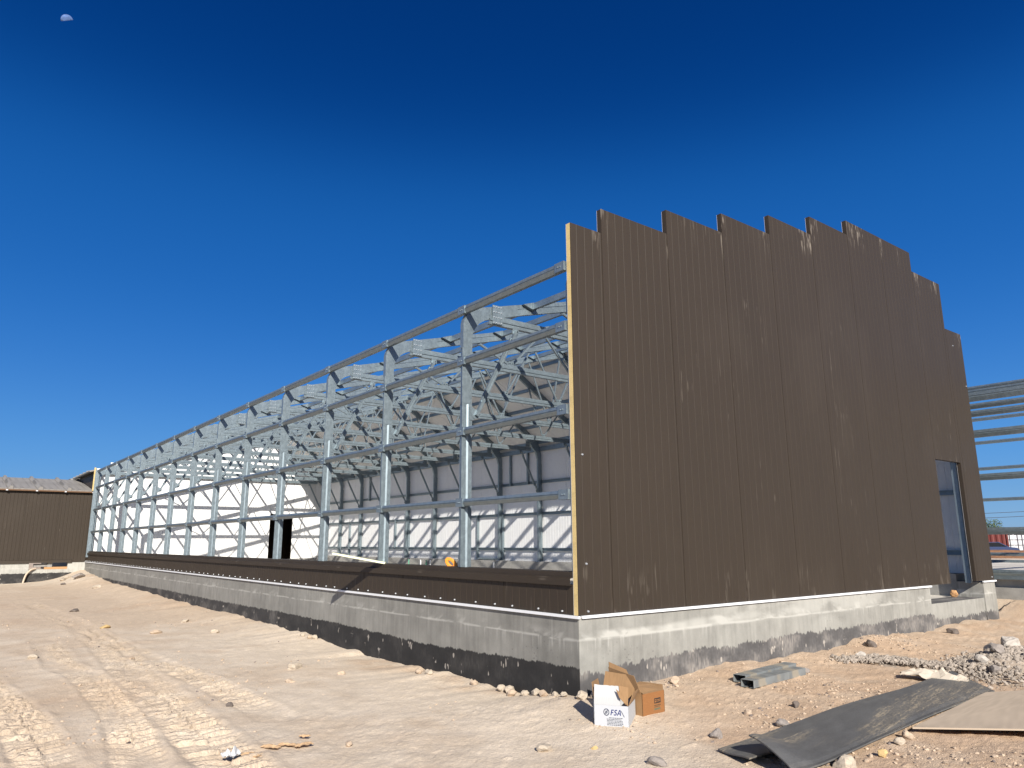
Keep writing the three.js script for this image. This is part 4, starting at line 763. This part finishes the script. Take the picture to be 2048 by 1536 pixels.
stoneList.forEach(([x, z, s, h, m, lab], i) => solo('stone', lab, 'stone', rock(100 + i, s, h, s * rr(0.65, 0.95)), STN[m], [x, gy(x, z) + h * 0.35, z], rr(0, 6)));
// pale lumps along the foot of the open side's base
[[-0.24, -2.6], [-0.2, -2.45], [-0.28, -2.3], [-0.14, -2.75], [-0.12, -1.1], [-0.1, -0.98], [-0.16, -0.86], [-0.1, -0.72], [-0.1, -0.55], [-0.13, -0.4], [-0.08, -0.28], [-0.1, -0.12], [-0.12, -6.2], [-0.16, -6.4], [-0.1, -6.05], [-0.12, -1.6], [-0.07, 0.1], [0.1, 0.1]].forEach(([x, z], i) => { const s = rr(0.035, 0.075); solo('lump', 'pale stone lump lying along the foot of the tarred base of the open side', 'stone', rock(300 + i, s, s * 0.75, s * 0.9), i % 3 ? STN.pale : STN.tan, [x, gy(x, z) + s * 0.4, z], rr(0, 6), 'pale lumps along the foot of the tarred base'); });
// small pebbles and crumbs strewn over the ground
{
  const kinds = [rock(11, 1, 0.7, 0.85, 1), rock(12, 1, 0.55, 0.7, 1), rock(13, 1, 0.8, 0.9, 1)], mats = [STN.tan, STN.pale, STN.grey];
  kinds.forEach((g, q) => {
    const N = 2600, im = new THREE.InstancedMesh(g, std({ map: stoneTex, color: 0xffffff, roughness: 0.95 }), N), m4 = new THREE.Matrix4(), c = new THREE.Color(); let k = 0, tries = 0;
    while (k < N && tries++ < 200000) {
      const br = R() < 0.62; let x, z;
      if (br) { x = rr(-0.6, 6.5); z = rr(0.05, 4.2); } else { x = rr(-5.5, 0); z = rr(-16, 3.2); }
      if (x > 0 && z < 0.05) continue;
      const dens = br ? sstep(0.35, 0.7, fbm(x * 1.3 + 5, z * 1.3, 3)) : 0.5 * sstep(0.48, 0.75, fbm(x * 0.9, z * 0.9 + 7, 3));
      if (R() > dens) continue;
      const s = 0.005 + 0.017 * R() ** 5;
      m4.compose(V(x, groundY(x, z)[0] + s * 0.2, z), new THREE.Quaternion().setFromEuler(new THREE.Euler(rr(-0.4, 0.4), rr(0, 6), rr(-0.4, 0.4))), V(s, s, s)); im.setMatrixAt(k, m4);
      const v = rr(0.75, 1.15), d = R() < 0.12; im.setColorAt(k, d ? c.setRGB(0.22, 0.18, 0.16) : c.setRGB(0.56 * v, 0.43 * v, 0.31 * v)); k++;
    }
    im.count = k; im.name = numbered('pebbles'); im.userData = { kind: 'stuff', label: 'small pebbles and crumbs strewn over the soil', category: 'pebbles' }; shade(im); scene.add(im);
  });
}
// rubble and gravel on the right
{
  const path = [[3.9, 0.55], [4.25, 0.75], [4.35, 1.15], [4.5, 1.6], [4.9, 2.0], [5.6, 2.1]], kinds = [rock(21, 1, 0.7, 0.85, 1), rock(22, 1, 0.6, 0.8, 1), rock(23, 1, 0.85, 0.9, 1)];
  const heap = (x, z) => 0.22 * Math.exp(-(((x - 5.15) / 0.75) ** 2 + ((z - 1.95) / 0.42) ** 2)) + 0.05 * Math.exp(-(((x - 4.3) / 0.4) ** 2 + ((z - 1.1) / 0.6) ** 2));
  { // the body of the heap
    const P = [], U = [], n = 60; const h = (i, j) => { const x = 3.5 + i * (3 / n), z = 0.4 + j * (2.5 / n), k = heap(x, z); return [x, gy(x, z) - 0.03 + k * 1.1 + 0.16 * (fbm(x * 5, z * 5, 4) - 0.5) * Math.min(1, k * 12), z]; };
    for (let i = 0; i < n; i++) for (let j = 0; j < n; j++) { const a = h(i, j), b = h(i, j + 1), c = h(i + 1, j + 1), d = h(i + 1, j); quad(P, U, a, b, c, d, [a[0], a[2]], [b[0], b[2]], [c[0], c[2]], [d[0], d[2]]); }
    struct('rubble_mound', mergeVertices((() => { const g = fin(P, U); return g; })()), std({ map: stoneTex, color: new THREE.Color().setRGB(0.42, 0.34, 0.26), roughness: 1 }));
  }
  kinds.forEach((g, q) => {
    const N = 2500, im = new THREE.InstancedMesh(g, std({ map: stoneTex, color: 0xffffff, roughness: 0.95 }), N), m4 = new THREE.Matrix4(), c = new THREE.Color();
    for (let k = 0; k < N; k++) {
      let x, z; if (R() < 0.55) { const a = R() * 6.283, r = Math.sqrt(-2 * Math.log(1 - R() * 0.98)); x = 5.1 + 0.62 * r * Math.cos(a); z = 1.95 + 0.3 * r * Math.sin(a); }
      else { const s = R() * (path.length - 1), i = Math.min(path.length - 2, Math.floor(s)), f = s - i; x = mix(path[i][0], path[i + 1][0], f) + (R() + R() - 1) * 0.3; z = mix(path[i][1], path[i + 1][1], f) + (R() + R() - 1) * 0.22; }
      if (z < 0.08) z = 0.1;
      const s = 0.008 + 0.03 * R() ** 4; m4.compose(V(x, gy(x, z) + heap(x, z) + s * 0.2, z), new THREE.Quaternion().setFromEuler(new THREE.Euler(rr(-1, 1), rr(0, 6), rr(-1, 1))), V(s, s, s)); im.setMatrixAt(k, m4);
      const v = rr(0.75, 1.2); im.setColorAt(k, c.setRGB(0.40 * v, 0.34 * v, 0.28 * v));
    }
    im.name = numbered('gravel'); im.userData = { kind: 'stuff', label: 'grey gravel and crushed concrete spread on the right', category: 'gravel' }; shade(im); scene.add(im);
  });
  const labs = ['biggest grey chunk on top of the rubble heap at the right edge', 'grey chunk at the near side of the rubble heap', 'grey chunk at the left foot of the rubble heap', 'pale chunk in the middle of the rubble heap', 'rough chunk at the far side of the rubble heap', 'low chunk between the rubble heap and the mat end', 'small chunk on the gravel trail beside the base', 'chunk at the right end of the rubble heap'];
  [[5.2, 1.9, 0.13], [4.95, 2.2, 0.10], [4.5, 1.85, 0.09], [4.85, 1.9, 0.11], [5.35, 1.65, 0.1], [4.3, 2.05, 0.07], [4.2, 0.6, 0.07], [5.7, 2.0, 0.13]].forEach(([x, z, s], i) => solo('concrete_chunk', labs[i], 'rubble', rock(400 + i, s, s * 0.75, s * 0.85, 3), i % 2 ? STN.grey : sm(0.52, 0.47, 0.41), [x, gy(x, z) + heap(x, z) + s * 0.35, z], rr(0, 6)));
}
// crumpled film, scraps, bits
function crumple(w, d, h, seed, n = 18) { const g = new THREE.PlaneGeometry(w, d, n, n); g.rotateX(-Math.PI / 2); const p = g.attributes.position; for (let i = 0; i < p.count; i++) { const x = p.getX(i), z = p.getZ(i), e = 1 - Math.max(Math.abs(x) / w, Math.abs(z) / d) * 1.6; p.setXYZ(i, x + 0.12 * w * (vn(x * 9 / w + seed, z * 9 / d) - 0.5), h * (0.15 + clamp(e + 0.3)) * (0.3 + vn(x * 5 / w + seed, z * 5 / d) + 0.6 * vn(x * 12 / w + seed, z * 12 / d + 3) - 0.3), z + 0.16 * d * (vn(x * 7 / w, z * 7 / d + seed) - 0.5)); } const top = flat(g), bot = flat(g.clone()); const bp = bot.attributes.position; for (let i = 0; i < bp.count; i++) bp.setY(i, bp.getY(i) - 0.003); const m = merge([top, bot]); m.computeVertexNormals(); return m; }
const film = std({ color: new THREE.Color().setRGB(0.46, 0.40, 0.32), roughness: 0.7, side: THREE.DoubleSide });
solo('plastic_sheet', 'crumpled pale plastic sheet on the soil beside the gravel', 'plastic sheet', crumple(0.62, 0.22, 0.09, 3), film, [3.5, gy(3.5, 1.75) + 0.01, 1.75], -1.25);
const scrapM = std({ map: kraft, color: new THREE.Color().setRGB(1.8, 2.05, 2.5), roughness: 0.9, side: THREE.DoubleSide });
[[-3.06, -0.28, 0.2, 0.09, 'leftmost torn yellowish scrap in the row at the bottom of the sand'], [-2.88, -0.34, 0.16, 0.07, 'second torn yellowish scrap from the left in the row on the sand'], [-2.76, -0.33, 0.14, 0.06, 'middle torn yellowish scrap in the row on the sand'], [-2.66, -0.26, 0.16, 0.07, 'rightmost torn yellowish scrap in the row on the sand'], [-2.55, -0.5, 0.09, 0.05, 'small yellow scrap lying above the row of scraps on the sand']].forEach(([x, z, w, d, lab], i) => solo('cardboard_scrap', lab, 'scrap', crumple(w * 0.9, d, 0.014, 20 + i, 10), scrapM, [x, gy(x, z) + 0.014, z], rr(-0.9, 0.2)));
solo('crumpled_wrapper', 'crumpled white wrapper left of the yellowish scraps', 'wrapper', crumple(0.12, 0.09, 0.05, 41, 10), std({ color: new THREE.Color().setRGB(0.5, 0.5, 0.5), roughness: 0.5, side: THREE.DoubleSide }), [-3.22, gy(-3.22, -0.2) + 0.012, -0.2], 0.5);
[[-0.5, -27.3, 0.34, 'grey', 'grey concrete chunk at the far left end of the base'], [-0.95, -27.9, 0.18, 'pale', 'pale stone left of the far grey chunk'], [-0.75, -28.4, 0.2, 'pale', 'pale stone at the far corner of the concrete base'], [-0.6, -22.6, 0.2, 'pale', 'pale flat stone by the base at the far end'], [-1.1, -26.4, 0.13, 'dark', 'dark stone before the far grey chunk']].forEach(([x, z, s, m, lab], i) => solo('debris_chunk', lab, 'rubble', rock(500 + i, s, s * 0.4, s * 0.6), STN[m], [x, gy(x, z) + s * 0.15, z], rr(0, 6)));
solo('half_brick', 'broken orange brick standing on the doorway slab', 'brick', rock(61, 0.09, 0.07, 0.07), sm(0.6, 0.33, 0.15), [9.62, -0.21, -0.4], 0.4);
// trim piece lying across the sill of the open side
{
  const t = thing('metal_trim', 'bent cream metal trim sticking out over the brown sill between two columns', 'metal trim');
  const A = [0.06, 0.462, -4.08], B = [-0.56, 0.60, -4.50], d = V(...B).sub(V(...A)).normalize(), s = V(0, 1, 0).cross(d).normalize(), u = d.clone().cross(s);
  part(t, 'trim', sweep(sheet([[0.075, -0.025], [0.07, 0], [0, 0], [-0.07, 0], [-0.075, -0.025]], 0.003), A, B, s.toArray(), u.toArray()), std({ color: new THREE.Color().setRGB(0.62, 0.64, 0.44), roughness: 0.6 }));
}
// orange tool handle behind the sill
{
  const ring = new THREE.Shape(); ring.absellipse(0, 0, 0.085, 0.055, 0, Math.PI * 2); const hole = new THREE.Path(); hole.absellipse(-0.005, 0, 0.052, 0.026, 0, Math.PI * 2); ring.holes.push(hole);
  const g = new THREE.ExtrudeGeometry(ring, { depth: 0.028, bevelEnabled: true, bevelSize: 0.008, bevelThickness: 0.008, bevelSegments: 3, curveSegments: 24 }); g.translate(0, 0, -0.014); g.scale(1, 0.9, 1); g.rotateZ(-0.75); g.rotateY(-0.75);
  solo('saw_handle', 'orange tool handle showing above the brown sill left of the nearest column', 'tool handle', flat(g), std({ color: new THREE.Color().setRGB(0.8, 0.27, 0.02), roughness: 0.45 }), [0.14, 0.475, -2.5]);
}
// bits inside by the far wall
solo('paint_tub', 'small dark blue tub on the concrete kerb of the far wall', 'tub', [cyl([0, 0, 0], [0, 0.14, 0], 0.085, 0.1, 16), cyl([0, 0.14, 0], [0, 0.155, 0], 0.105, 0.105, 16)], std({ color: new THREE.Color().setRGB(0.03, 0.05, 0.12), roughness: 0.5 }), [10.0, 0.13, -16.95]);
{
  const gm = std({ color: new THREE.Color().setRGB(0.1, 0.3, 0.2), roughness: 0.6 });
  [[-18.6], [-18.9], [-19.3], [-20.2], [-14.6], [-22.4]].forEach(([z], i) => solo('pipe_stub', 'thin pipe stub standing on the floor before the far wall', 'pipe', cyl([0, 0, 0], [0, 0.36, 0], 0.025, 0.025, 8), i % 2 ? gm : M.plasticWhite, [9.75, -0.27, z], 0, 'pipe stubs along the far wall'));
}
renderer.render(scene, camera);
